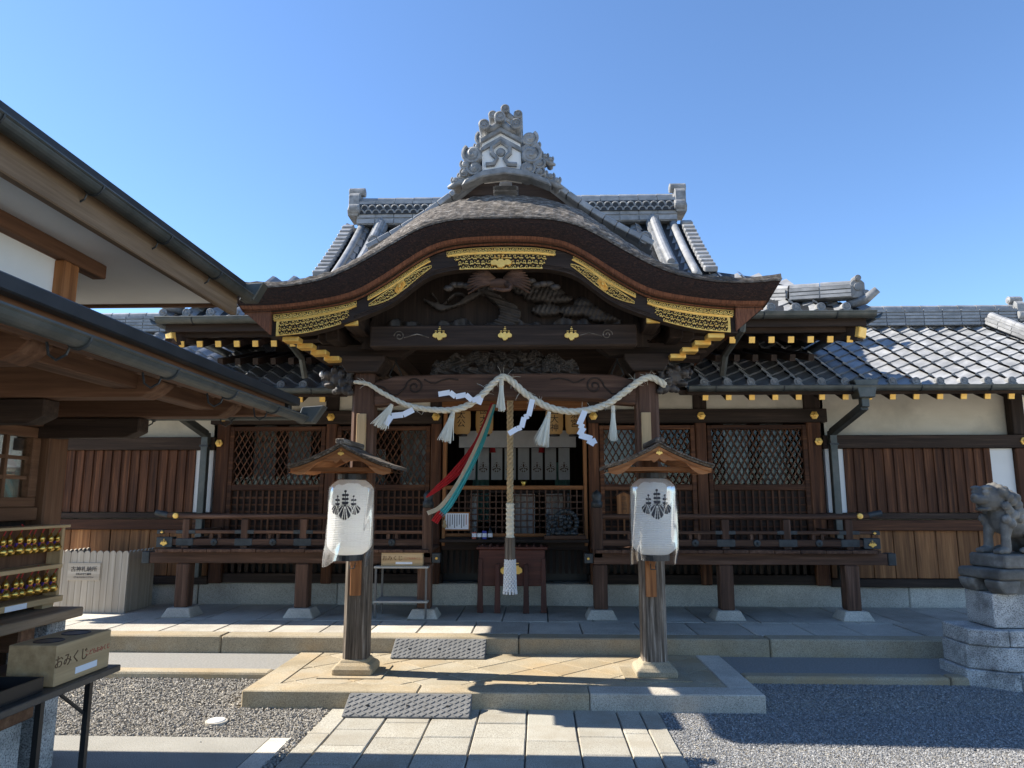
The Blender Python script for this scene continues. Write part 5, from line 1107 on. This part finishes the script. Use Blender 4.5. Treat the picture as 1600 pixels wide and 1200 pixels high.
# framed notice, bottles, bronze ornament on the shelf
NY = 8.80
a, b = onY(694, 800, NY), onY(734, 829, NY); fn_ = thing('framed_notice', 'white notice in a thin wooden frame leaning on the shelf', 'notice', ((a[0] + b[0]) / 2, NY, b[2]))
MB().bx(a[0], b[0], NY, NY + 0.012, b[2], b[2] + .015).bx(a[0], b[0], NY, NY + 0.012, a[2] - .015, a[2]).bx(a[0], a[0] + .015, NY, NY + 0.012, b[2] + .015, a[2] - .015).bx(b[0] - .015, b[0], NY, NY + 0.012, b[2] + .015, a[2] - .015).build('frame', 'wood_warm_x', fn_)
B(a[0] + .014, b[0] - .014, NY + 0.004, NY + 0.010, b[2] + .014, a[2] - .014).build('sheet', 'paper', fn_)
for i in range(9): x = a[0] + 0.045 + i * (b[0] - a[0] - 0.09) / 8; B(x - 0.004, x + 0.004, NY + 0.0025, NY + 0.0038, b[2] + 0.03 + 0.02 * (i % 3), a[2] - 0.03).build('text_line', 'ink_red' if i == 8 else 'ink', fn_)
MB().lathe([(0, 0), (0.022, 0.005), (0.03, 0.03), (0.014, 0.06), (0.02, 0.08), (0.006, 0.105), (0, 0.11)], 14, (a[0] + 0.01, NY - 0.025, b[2] + 0.03)).build('gourd_ornament', 'wood_pale_z', fn_, smooth=True)
for i, (px_, h, mm, lab) in enumerate(((741, .085, 'ink_red', 'pinkish drink can at the left end of the row'), (749, .085, 'black', 'dark can, second in the row on the shelf'), (757, .10, 'ink_blue', 'blue labelled can in the row on the shelf'), (766, .15, 'black', 'dark glass bottle at the right end of the row'))):
    p = onY(px_, 832, NY - 0.02); zz = 1.07; m = MB()
    prof = [(0.027, 0), (0.028, 0.005), (0.028, h - 0.01), (0.022, h), (0, h)] if h < 0.12 else [(0.027, 0), (0.028, 0.09), (0.011, 0.115), (0.011, 0.15), (0, 0.15)]
    T = thing('bottle' if h > .12 else 'drink_can', lab, 'bottle' if h > .12 else 'can', (p[0], NY - .03, zz), 'cans and bottle offered on the shelf')
    MB().lathe(prof, 16, (p[0], NY - 0.03, zz)).build('body', mm, T, smooth=True); MB().lathe([(0.0287, 0.025), (0.0287, 0.07)], 16, (p[0], NY - 0.03, zz)).build('label_band', 'paper', T)
p = onY(884, 838, 8.78); bz = thing('bronze_ornament', 'dark round openwork bronze ornament on a plinth by the right jamb', 'ornament', (p[0], 8.78, 1.07))
B(p[0] - 0.26, p[0] + 0.24, 8.70, 8.86, 1.071, 1.115).build('plinth', 'wood_post_x', bz, 0.006); m = MB(); cz = 1.27
for k in range(20):
    a = 2 * PI * k / 20; m.ball((p[0] + 0.135 * math.cos(a), 8.78, cz + 0.135 * math.sin(a)), (0.032, 0.03, 0.03), 8)
for k in range(7): a = 2 * PI * k / 7; m.ball((p[0] + 0.06 * math.cos(a), 8.77, cz + 0.06 * math.sin(a)), 0.03, 8)
m.ball((p[0], 8.77, cz), 0.035, 8); m.ball((p[0] - .1, 8.77, 1.14), (0.06, 0.05, 0.03), 8); m.ball((p[0] + .1, 8.77, 1.14), (0.06, 0.05, 0.03), 8); m.build('openwork_disc', 'iron', bz, smooth=True)
m = MB(); 
for k in range(14): m.ball((p[0] - 0.19 + random.uniform(-.04, .04), 8.76 + random.uniform(-.03, .03), 1.13 + 0.017 * k), random.uniform(0.018, 0.034), 7)
m.build('small_figure', 'iron', bz, smooth=True)
# wooden wish plaque by the right lattice
p = onY(975, 787, 8.86); hp = thing('wish_plaque', 'house-shaped wooden plaque with brush writing beside the right lantern', 'plaque', (p[0], 8.86, p[2] - 0.14))
MB().prism([(p[0] - .085, p[2] - .14), (p[0] + .085, p[2] - .14), (p[0] + .085, p[2] + .10), (p[0], p[2] + .14), (p[0] - .085, p[2] + .10)], 'y', 8.86, 8.875).build('board', 'wood_warm_z', hp, 0.003)
MB().bar((p[0] - .10, 8.862, p[2] + .10), (p[0], 8.862, p[2] + .15), .03, .014).bar((p[0], 8.862, p[2] + .15), (p[0] + .10, 8.862, p[2] + .10), .03, .014).build('cap', 'wood_post_x', hp)
text('幸\n福\n門', 0.07, 'lettering', 'ink_brown', hp, Matrix.Translation((p[0], 8.858, p[2] - 0.01)) @ FRONT)
MB().bar((p[0], 8.87, p[2] - 0.13), (p[0], 8.87, 1.105), 0.02, 0.012, (0, 1, 0)).build('stake', 'wood_warm_z', hp)

# fortune-slip boxes, shelf stand
def fortune_box(name, x0, x1, y0, y1, z0, z1, label, rot=0.0, s1=0.06, holes=True):
    c = Vector(((x0 + x1) / 2, (y0 + y1) / 2, z0)); t = thing(name, label, 'box', c, 'wooden fortune-slip boxes'); wx, wy, h = x1 - x0, y1 - y0, z1 - z0
    m = MB().bx(-wx / 2, wx / 2, -wy / 2, wy / 2, 0, h)
    b = bpy.data.objects.new('box', m.mesh('box', 'wood_pale_x')); put(b, t, Matrix.Translation(c)); md = b.modifiers.new('bevel', 'BEVEL'); md.width = 0.004
    if holes:
        for q in (-0.24, 0.24): o = MB().lathe([(0.0, 0.001), (0.055, 0.001), (0.058, 0.003), (0.064, 0.003), (0.066, 0.0)], 24, (0, 0, 0)); oo = bpy.data.objects.new('hand_hole', o.mesh('hand_hole', 'black')); put(oo, t, Matrix.Translation(c + Vector((q * wx * 1.0, 0.0, h)))); 
    for tx, px_, sz, mm in (('おみくじ', -0.23, s1, 'ink_brown'), ('こどもおみくじ', 0.25, s1 * 0.46, 'ink_red')): text(tx, sz, 'lettering', mm, t, Matrix.Translation(c + Vector((px_ * wx, -wy / 2 - 0.001, h * 0.56))) @ FRONT)
    lb = MB().bx(-0.08 * wx / .4, 0.08 * wx / .4, -0.0015, 0, 0, h * 0.16); l = bpy.data.objects.new('price_label', lb.mesh('price_label', 'paper')); put(l, t, Matrix.Translation(c + Vector((0.05 * wx, -wy / 2 - 0.0005, h * 0.14))))
    t.rotation_euler.z = rot; return t
SY = 7.95
a, b = onY(586, 888, SY), onY(668, 888, SY); st = thing('shelf_stand', 'grey steel two-tier shelf stand left of the offering box', 'stand', ((a[0] + b[0]) / 2, SY + .15, ZU))
for x in (a[0] + .012, b[0] - .012):
    for y in (SY, SY + 0.34): B(x - .011, x + .011, y - .011, y + .011, ZU, a[2]).build('leg', 'steel', st)
for z in (a[2] + 0.001, Z_(943, SY)): B(a[0] - 0.01, b[0] + 0.01, SY - 0.02, SY + 0.36, z, z + 0.022).build('shelf', 'shelf_top', st, 0.003)
fortune_box('fortune_box', X_(595, SY, 880), X_(660, SY, 880), SY + 0.02, SY + 0.26, a[2] + 0.024, Z_(864, SY), 'pale wooden fortune-slip box on the grey steel stand', 0, 0.058)

# ================================================================ LION-DOGS on stone pedestals
def lion_dog():
    t = thing('lion_dog_statue', '', 'statue', (0, 0, 0), 'stone lion-dogs')
    m = MB()
    def b(x, y, z, r): m.ball((x, y, z), r, 14)
    b(0.09, 0, 0.27, (0.10, 0.10, 0.13)); b(-0.04, 0, 0.21, (0.18, 0.095, 0.10)); b(-0.16, 0, 0.15, (0.13, 0.125, 0.13))
    for s in (-1, 1):
        m.tube([(0.12, s * .07, 0.26), (0.155, s * .08, 0.13), (0.16, s * .08, 0.03)], [0.055, 0.033, 0.036], 10); b(0.19, s * .08, 0.025, (0.06, 0.045, 0.03))
        for k in (-1, 0, 1): b(0.235, s * .08 + k * 0.024, 0.02, (0.022, 0.014, 0.02))
        b(-0.12, s * .10, 0.12, (0.12, 0.055, 0.12)); b(-0.01, s * .115, 0.028, (0.09, 0.042, 0.032))
        b(0.17, s * .10, 0.47, (0.03, 0.025, 0.045))
    b(0.18, 0, 0.42, (0.11, 0.105, 0.105)); b(0.27, 0, 0.41, (0.06, 0.072, 0.04)); b(0.25, 0, 0.335, (0.055, 0.058, 0.018)); b(0.32, 0, 0.435, (0.022, 0.03, 0.02))
    for s in (-1, 1): b(0.262, s * .05, 0.465, (0.028, 0.026, 0.024)); b(0.25, s * .05, 0.50, (0.045, 0.03, 0.016))
    for k in range(9): b(0.13 + 0.02 * (k % 2), -0.09 + 0.0225 * k, 0.515 - 0.03 * abs(k - 4) / 4, 0.028)
    for s in (-1, 1):
        for k in range(8): b(0.16 - 0.035 * (k % 3), s * (0.105 + 0.012 * (k % 2)), 0.46 - 0.033 * k, 0.034)
        for k in range(4): b(0.05 - 0.01 * k, s * 0.10, 0.42 - 0.05 * k, 0.038)
    for k in range(6): b(0.06, -0.08 + 0.032 * k, 0.45 - 0.02 * (k % 2), 0.04)
    for k in range(5): b(-0.27 - 0.012 * k, (k - 2) * 0.03, 0.30 + 0.05 * (2 - abs(k - 2)), (0.045, 0.03, 0.08))
    b(-0.27, 0, 0.2, (0.06, 0.06, 0.08))
    body = m.build('body', 'statue', t); blend(body, 0.0065)
    p = MB().bx(-0.30, 0.27, -0.17, 0.17, -0.10, 0.002); p.build('base_slab', 'statue', t, 0.02, seg=2)
    q = MB().bx(-0.38, 0.36, -0.20, 0.20, -0.18, -0.102); q.build('carved_table', 'statue', t, 0.025, seg=3)
    for sx in (-0.29, 0.27):
        for sy in (-0.12, 0.12): MB().prism([(sx - 0.10, -0.181), (sx + 0.10, -0.181), (sx + 0.085, -0.235), (sx + 0.05, -0.28), (sx - 0.05, -0.28), (sx - 0.085, -0.235)], 'y', sy - 0.07, sy + 0.07).build('table_foot', 'statue', t, 0.015, seg=2)
    B(-0.26, 0.24, -0.16, 0.16, -0.28, -0.182).build('table_core', 'statue', t)
    return t
def pedestal(x0, y0, sg, label):        # x0: side facing the path, y0: front; sg = +1 grows to the right
    t = thing('stone_pedestal', label, 'pedestal', (x0 + sg * 0.6, y0 + 0.4, 0), 'granite pedestals of the lion-dogs')
    def blk(pts, z0, z1, bev=0.010, nm='stone_block'): MB().prism([(x0 + sg * a, y0 + b) for a, b in (pts if sg > 0 else pts[::-1])], 'z', z0, z1 - 0.004).build(nm, 'granite_rough', t, bev, seg=2)
    blk([(0, 0.17), (0.27, 0.0), (0.33, 0.0), (0.33, 0.56), (0, 0.56)], -0.03, 0.20); blk([(0.336, -0.005), (0.72, 0.0), (0.72, 0.56), (0.336, 0.56)], -0.03, 0.20); blk([(0.726, 0.0), (1.3, 0.0), (1.3, 0.56), (0.726, 0.56)], -0.03, 0.20)
    blk([(0.03, 0.19), (0.26, 0.035), (0.50, 0.03), (0.50, 0.54), (0.03, 0.54)], 0.20, 0.385); blk([(0.506, 0.03), (1.27, 0.03), (1.27, 0.54), (0.506, 0.54)], 0.20, 0.385)
    blk([(0.04, 0.16), (0.20, 0.06), (0.30, 0.05), (0.30, 0.54), (0.04, 0.54)], 0.385, 0.515, 0.012); blk([(0.306, 0.05), (1.3, 0.05), (1.3, 0.54), (0.306, 0.54)], 0.385, 0.515, 0.012)
    blk([(0.25, 0.14), (1.2, 0.14), (1.2, 0.52), (0.25, 0.52)], 0.517, 0.79, 0.010, 'top_block')
    return t
lr = lion_dog(); lr['label'] = 'weathered stone lion-dog seated on the right granite pedestal'
LS = Matrix.Scale(1.1, 4); lr.matrix_world = Matrix.Translation((4.33, 6.31, 1.096)) @ Matrix.Rotation(R(180 + 13), 4, 'Z') @ LS
pedestal(3.73, 5.98, 1, 'tall stepped granite pedestal at the right edge by the gravel')
copy_thing(lr, Matrix.Translation((-4.62, 6.38, 1.096)) @ Matrix.Rotation(R(-10), 4, 'Z') @ LS @ lr.matrix_world.inverted(), 'weathered stone lion-dog half hidden behind the office post on the left')
pedestal(-4.10, 5.98, -1, 'granite pedestal behind the gourd rack on the left')

# ================================================================ OFFICE BUILDING on the left
off = thing('shrine_office', 'brown timber shrine office with white soffit and long metal gutters on the left', 'building', (-3.2, 2.5, 0))
def O(mb, n, m, bv=0.006, **k): return mb.build(n, m, off, bv, **k)
EX, EZ, EYF = -1.35, 2.13, 4.82
# lower roof: sheet, layered edge, hipped at the far end
WX = -2.9
def slab(pts, n, m, th=0.03):
    v = [Vector(p) for p in pts]; k = len(v); O(MB().add([*v, *[p - Vector((0, 0, th)) for p in v]], [tuple(range(k)), tuple(range(2 * k - 1, k - 1, -1))] + [(i, i + k, (i + 1) % k + k, (i + 1) % k) for i in range(k)]), n, m, 0)
zc = EZ + 0.10; zi = 2.58
slab([(EX - 0.02, -1, zc), (EX - 0.02, EYF - 0.02, zc), (-2.25, 4.1, zi - 0.11), (WX, 4.1, zi + 0.12), (WX, -1, zi + 0.12)], 'lower_roof', 'roof_metal', 0.025)
slab([(EX - 0.02, EYF - 0.02, zc - .001), (-6, EYF - 0.02, zc - .001), (-6, 4.0, zi), (-2.3, 4.05, zi - 0.12)], 'lower_roof', 'gutter', 0.025)
O(B(EX - 0.06, EX - 0.005, -1, EYF, zc - 0.045, zc + 0.012), 'roof_edge', 'roof_metal'); O(B(-6, EX - 0.06, EYF - 0.06, EYF - 0.004, zc - 0.075, zc + 0.010), 'roof_edge', 'roof_metal')
O(B(EX - 0.13, EX - 0.075, -1, EYF - 0.1, zc - 0.13, zc - 0.03), 'fascia', 'wood_office_y'); O(B(-6, EX - 0.13, EYF - 0.15, EYF - 0.09, zc - 0.13, zc - 0.04), 'fascia', 'wood_office_x')
half_gutter(off, (EX + 0.012, -1, EZ), (EX + 0.012, EYF + 0.03, EZ - 0.02), 0.042, step=0.62, loop=True)
half_gutter(off, (-6, EYF + 0.035, EZ - 0.0), (EX + 0.05, EYF + 0.035, EZ + 0.0), 0.04, step=0.55, loop=True)
# funnel-shaped corner
f = MB().prism([(-0.06, -0.05), (0.05, -0.05), (0.13, 0.07), (-0.02, 0.06)], 'y', -0.055, 0.055); f.v = [(q[0] + EX + 0.03, q[1] + EYF + 0.05, q[2] + EZ - 0.01) for q in f.v]; O(f, 'gutter_corner', 'gutter')
# rafters, purlins, bracket arms
for y in np.arange(0.2, 4.6, 0.36): O(MB().bar((EX - 0.14, y, zc - 0.10), (WX, y, zi + 0.02), 0.055, 0.065), 'rafter', 'wood_office_x')
for x in np.arange(-4.6, -1.55, 0.34): O(MB().bar((x, EYF - 0.15, zc - 0.10), (x, 4.0, zi - 0.12), 0.055, 0.065), 'rafter', 'wood_office_y')
O(B(-1.86, -1.74, -1, 4.45, 2.10, 2.235), 'eave_purlin', 'wood_office_y'); O(B(-6, -1.70, 4.40, 4.50, 2.095, 2.2), 'eave_purlin', 'wood_office_x')
for y in (1.5, 2.6, 3.55, 4.42):
    O(MB().prism([(WX - 0.1, 2.06), (-1.72, 2.06), (-1.66, 2.09), (-1.62, 2.13), (-1.62, 2.22), (WX - 0.1, 2.22)], 'y', y - 0.07, y + 0.07), 'bracket_arm', 'wood_office_x')
    O(MB().prism([(WX - 0.1, 1.93), (-2.3, 1.93), (-2.22, 1.97), (-2.22, 2.055), (WX - 0.1, 2.055)], 'y', y - 0.06, y + 0.06), 'bracket_arm', 'wood_dark_x')
O(B(-6, WX + 0.03, 4.0, 4.1, 2.15, 2.75), 'end_wall', 'plaster'); O(B(-6, WX + 0.02, 3.98, 4.12, 1.98, 2.15), 'end_beam', 'wood_office_x')
# wall: posts, beams, window
for y in (4.5, 3.4, 2.0): O(B(WX - 0.09, WX + 0.09, y - 0.09, y + 0.09, 0.0, 2.55), 'post', 'wood_office_z', 0.01)
O(B(WX - 0.07, WX + 0.07, -1, 4.4, 2.0, 2.2), 'head_beam', 'wood_office_y'); O(B(WX - 0.06, WX + 0.06, -1, 4.4, 1.42, 1.50), 'sill_beam', 'wood_office_y')
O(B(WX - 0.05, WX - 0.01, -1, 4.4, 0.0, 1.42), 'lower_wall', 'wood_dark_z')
wf = O(MB().bx(WX - .03, WX + .04, 3.5, 4.40, 1.50, 1.56).bx(WX - .03, WX + .04, 3.5, 4.40, 1.93, 1.995).bx(WX - .03, WX + .04, 3.5, 3.56, 1.56, 1.93).bx(WX - .03, WX + .04, 4.33, 4.40, 1.56, 1.93), 'window', 'wood_office_y')
for y in (3.76, 3.95, 4.14): B(WX - .005, WX + .02, y - 0.012, y + 0.012, 1.56, 1.93).build('window_bar', 'wood_office_z', wf)
for z in (1.68, 1.80): B(WX - .003, WX + .018, 3.56, 4.33, z - 0.011, z + 0.011).build('window_bar', 'wood_office_y', wf)
B(WX - .012, WX - .006, 3.56, 4.33, 1.56, 1.93).build('pane', 'pane_glass', wf); O(B(WX - 0.5, WX - 0.48, -1, 4.4, 0.9, 2.1), 'inner_screen', 'plaster', 0)
O(B(WX + 0.0, WX + 0.06, 4.42, 4.58, 0.0, 2.5), 'corner_board', 'wood_office_z')
# upper part: white wall, beam, corner post, soffit, fascia, gutter, roof
ux, uy = -2.25, 3.60; SZ = 2.88
O(B(-6, ux, -1, uy, 2.35, SZ), 'upper_wall', 'plaster_white', 0)
O(B(ux - 0.02, ux + 0.06, -1, uy + 0.25, SZ - 0.085, SZ - 0.004), 'wall_beam', 'wood_office_y'); O(B(ux - 0.06, ux + 0.055, uy - 0.10, uy + 0.02, 2.3, SZ - 0.086), 'corner_post', 'wood_warm_z')
O(B(-6, -1.86, -1, 4.68, SZ, SZ + 0.02), 'soffit', 'plaster_white', 0); O(B(-6, -1.86, 4.66, 4.70, SZ - 0.02, SZ + 0.1), 'end_trim', 'wood_office_x')
O(B(-1.862, -1.815, -1, 4.76, SZ - 0.06, SZ + 0.13), 'fascia', 'wood_tan_y')
half_gutter(off, (-1.755, -1, SZ + 0.115), (-1.755, 4.82, SZ + 0.09), 0.043, step=0.62, loop=True)
f = MB().prism([(-0.07, -0.05), (0.03, -0.05), (0.10, 0.08), (-0.04, 0.07)], 'y', -0.05, 0.05); f.v = [(q[0] - 1.745, q[1] + 4.83, q[2] + SZ + 0.105) for q in f.v]; O(f, 'gutter_corner', 'gutter')
slab([(-1.79, -1, SZ + 0.20), (-1.79, 4.80, SZ + 0.18), (-4.2, 4.80, SZ + 1.25), (-4.2, -1, SZ + 1.27)], 'upper_roof', 'tile', 0.05); O(B(-1.815, -1.775, -1, 4.79, SZ + 0.135, SZ + 0.19), 'roof_edge', 'roof_metal')
# counter with bracket and stone leg
ct = O(B(WX + 0.05, -2.50, 1.2, 4.42, 0.845, 0.90), 'counter', 'wood_tan_y', 0.006)
B(WX + 0.05, -2.62, 4.05, 4.18, 0.70, 0.843).build('counter_bracket', 'wood_office_x', ct, 0.01); B(-2.80, -2.56, 4.20, 4.36, 0.0, 0.843).build('stone_leg', 'granite_rough', ct, 0.01)
# gourd rack and gold gourds
RXX = -2.70
rk = thing('gourd_rack', 'pale wooden rack of golden gourd charms standing on the counter', 'rack', (RXX, 4.0, 0.9))
B(RXX - 0.10, RXX + 0.05, 3.2, 4.45, 1.375, 1.392).build('top_board', 'wood_pale_y', rk, 0.003); B(RXX - 0.08, RXX + 0.035, 3.2, 4.43, 1.13, 1.155).build('middle_board', 'wood_pale_y', rk, 0.003); B(RXX - 0.09, RXX + 0.05, 3.2, 4.44, 0.93, 0.965).build('bottom_board', 'wood_pale_y', rk, 0.003)
B(RXX - 0.06, RXX + 0.03, 4.405, 4.43, 0.965, 1.375).build('end_post', 'wood_pale_z', rk, 0.003); B(RXX - 0.09, RXX - 0.075, 3.2, 4.43, 0.966, 1.374).build('back_board', 'wood_office_z', rk); B(RXX - 0.03, RXX + 0.02, 4.30, 4.40, 0.901, 0.929).build('foot', 'wood_pale_y', rk); B(RXX + 0.051, RXX + 0.053, 3.95, 4.12, 0.932, 0.962).build('price_label', 'paper', rk)
GP = [(0, 0), (0.016, 0.002), (0.027, 0.014), (0.0275, 0.028), (0.019, 0.043), (0.010, 0.051), (0.013, 0.06), (0.0175, 0.07), (0.014, 0.083), (0.006, 0.093), (0.003, 0.103), (0.0, 0.105)]
gm_ = MB().lathe(GP, 18).mesh('gourd', 'gold_shiny', smooth=True); cm_ = MB().tube([(0, 0, 0.1), (0.012, 0, 0.125), (0.0, 0, 0.14)], 0.003, 5).lathe([(0.011, 0.049), (0.013, 0.052), (0.011, 0.056)], 10).mesh('cord', 'cloth_red')
tm_ = MB().bx(-0.004, 0.004, -0.022, 0.0, 0.02, 0.055).mesh('ribbon', 'cloth_purple')
for row, z in ((0, 1.232), (1, 0.99)):
    for i in range(9):
        y = 4.375 - 0.064 * i; k = random.uniform(1.08, 1.25)
        T = thing('gold_gourd', 'golden gourd charm hanging in the %s row of the rack' % ('upper', 'lower')[row], 'charm', (RXX + 0.012, y, z), 'golden gourds, %s row' % ('upper', 'lower')[row])
        M = Matrix.Translation((RXX + 0.012 + random.uniform(-.006, .006), y, z)) @ Matrix.Rotation(random.uniform(-.12, .12), 4, 'X') @ Matrix.Scale(k, 4)
        inst('gourd', gm_, T, M); inst('cord', cm_, T, M); inst('ribbon', tm_, T, M)
# folding table with box, tray, card
tb = thing('folding_table', 'dark folding table with black steel legs at the lower left', 'table', (-2.15, 3.0, 0))
B(-2.5, -1.89, 1.9, 3.81, 0.668, 0.70).build('table_top', 'table_top', tb, 0.004)
for y in (3.62, 3.27): 
    for x, dx in ((-1.935, 0.02), (-2.45, -0.02)): MB().bar((x, y, 0.667), (x + dx, y - 0.03, 0.0), 0.026, 0.026, (0, 1, 0)).build('leg', 'black', tb)
MB().bar((-1.94, 3.60, 0.52), (-1.96, 3.42, 0.66), 0.012, 0.012).build('leg_brace', 'black', tb)
fortune_box('fortune_box', -2.04 - .21, -2.04 + .21, 3.545 - 0.115, 3.545 + 0.115, 0.702, 0.885, 'pale wooden fortune-slip box with two round holes on the folding table', R(90), 0.062)
ty = thing('black_tray', 'shallow black tray lying on the folding table', 'tray', (-2.12, 3.1, 0.701))
MB().bx(-2.34, -1.93, 2.85, 3.27, 0.702, 0.71).build('tray_floor', 'black', ty)
for q in ((-2.34, -1.93, 2.85, 2.86), (-2.34, -1.93, 3.26, 3.27), (-2.34, -2.33, 2.86, 3.26), (-1.94, -1.93, 2.86, 3.26)): B(*q, 0.7105, 0.765).build('tray_wall', 'black', ty)
B(-2.28, -2.0, 2.95, 3.2, 0.711, 0.714).build('paper_sheet', 'paper', ty)
sc = thing('sign_card', 'small white sign card with a blue panel standing on the table', 'sign', (-2.36, 3.45, 0.70)); B(-2.43, -2.30, 3.45, 3.456, 0.702, 0.93).build('card', 'paper', sc); B(-2.415, -2.312, 3.447, 3.4495, 0.82, 0.88).build('blue_panel', 'ink_blue', sc); B(-2.43, -2.30, 3.457, 3.51, 0.7005, 0.7018).build('card_foot', 'paper', sc)
B_ = B(-2.12, -1.94, 2.62, 2.80, 0.701, 0.74).build('white_carton', 'paper'); tag(B_, 'small white carton on the near end of the folding table', 'carton')
bn = thing('stone_bench', 'wood topped granite bench in the lower left corner', 'bench', (-2.3, 3.2, 0)); B(-2.95, -2.2, 3.12, 3.55, 0.0, 0.50).build('granite_block', 'granite_rough', bn, 0.01); B(-3.0, -2.17, 3.08, 3.58, 0.502, 0.58).build('seat_plank', 'wood_office_x', bn, 0.008)
# picket-sided bin for old talismans
bi = thing('talisman_bin', 'grey picket-sided bin with a painted sign beside the veranda', 'bin', (-4.78, 8.5, ZU)); x0, x1, y0, y1 = -5.25, -4.42, 8.22, 8.80
n = 11
for i in range(n):
    xa, xb = x0 + (x1 - x0) * i / n, x0 + (x1 - x0) * (i + 1) / n; xm = (xa + xb) / 2
    MB().prism([(xa + .002, ZU), (xb - .002, ZU), (xb - .002, 0.93), (xb - .012, 0.95), (xm, 0.962), (xa + .012, 0.95), (xa + .002, 0.93)], 'y', y0, y0 + 0.018).build('picket', 'wood_fence_z', bi)
for i in range(7):
    ya, yb = y0 + 0.02 + (y1 - y0 - .02) * i / 7, y0 + 0.02 + (y1 - y0 - .02) * (i + 1) / 7; ym = (ya + yb) / 2
    for xx in (x1 - 0.018, x0): MB().prism([(ya + .002, ZU), (yb - .002, ZU), (yb - .002, 0.93), (yb - .012, 0.95), (ym, 0.962), (ya + .012, 0.95), (ya + .002, 0.93)], 'x', xx, xx + 0.018).build('picket', 'wood_fence_z', bi)
B(x0 + .02, x1 - .02, y0 + 0.019, y1 - 0.02, ZU + 0.02, 0.60).build('liner', 'wood_dark_x', bi)
p, q = onY(108, 879, y0), onY(156, 907, y0); B(p[0], q[0], y0 - 0.012, y0 - 0.001, q[2], p[2]).build('sign_board', 'wood_fence_x', bi, 0.002)
text('古神札納所', 0.062, 'lettering', 'ink', bi, Matrix.Translation(((p[0] + q[0]) / 2, y0 - 0.014, p[2] - 0.075)) @ FRONT); text('お札お守り納所', 0.026, 'lettering', 'ink', bi, Matrix.Translation(((p[0] + q[0]) / 2, y0 - 0.014, q[2] + 0.07)) @ FRONT); text('ゴミは入れないで下さい', 0.022, 'lettering', 'ink', bi, Matrix.Translation(((p[0] + q[0]) / 2, y0 - 0.014, q[2] + 0.035)) @ FRONT)

# ================================================================ neighbours beyond the wings
for (x0, x1, y0, h, lab) in ((9.0, 16, 19, 4.2, 'pale green house partly seen beyond the right wing'), (-17, -9.0, 19, 3.8, 'pale house behind the left wing')):
    hs = thing('neighbour_house', lab, 'house', ((x0 + x1) / 2, y0, 0), 'houses beyond the precinct'); B(x0, x1, y0, y0 + 6, -0.1, h).build('wall', 'plaster', hs)
    MB().prism([(y0 - 0.5, h), (y0 + 6.5, h), (y0 + 3, h + 1.6)], 'x', x0 - 0.4, x1 + 0.4).build('roof', 'tile', hs)
    for i in range(4):
        xw = x0 + 0.8 + i * 1.7; wn = B(xw, xw + 0.9, y0 - 0.03, y0 - 0.001, 1.2, 2.4).build('window', 'wood_grey_x', hs); B(xw + 0.06, xw + 0.84, y0 - 0.036, y0 - 0.031, 1.26, 2.34).build('pane', 'pane_glass', wn)
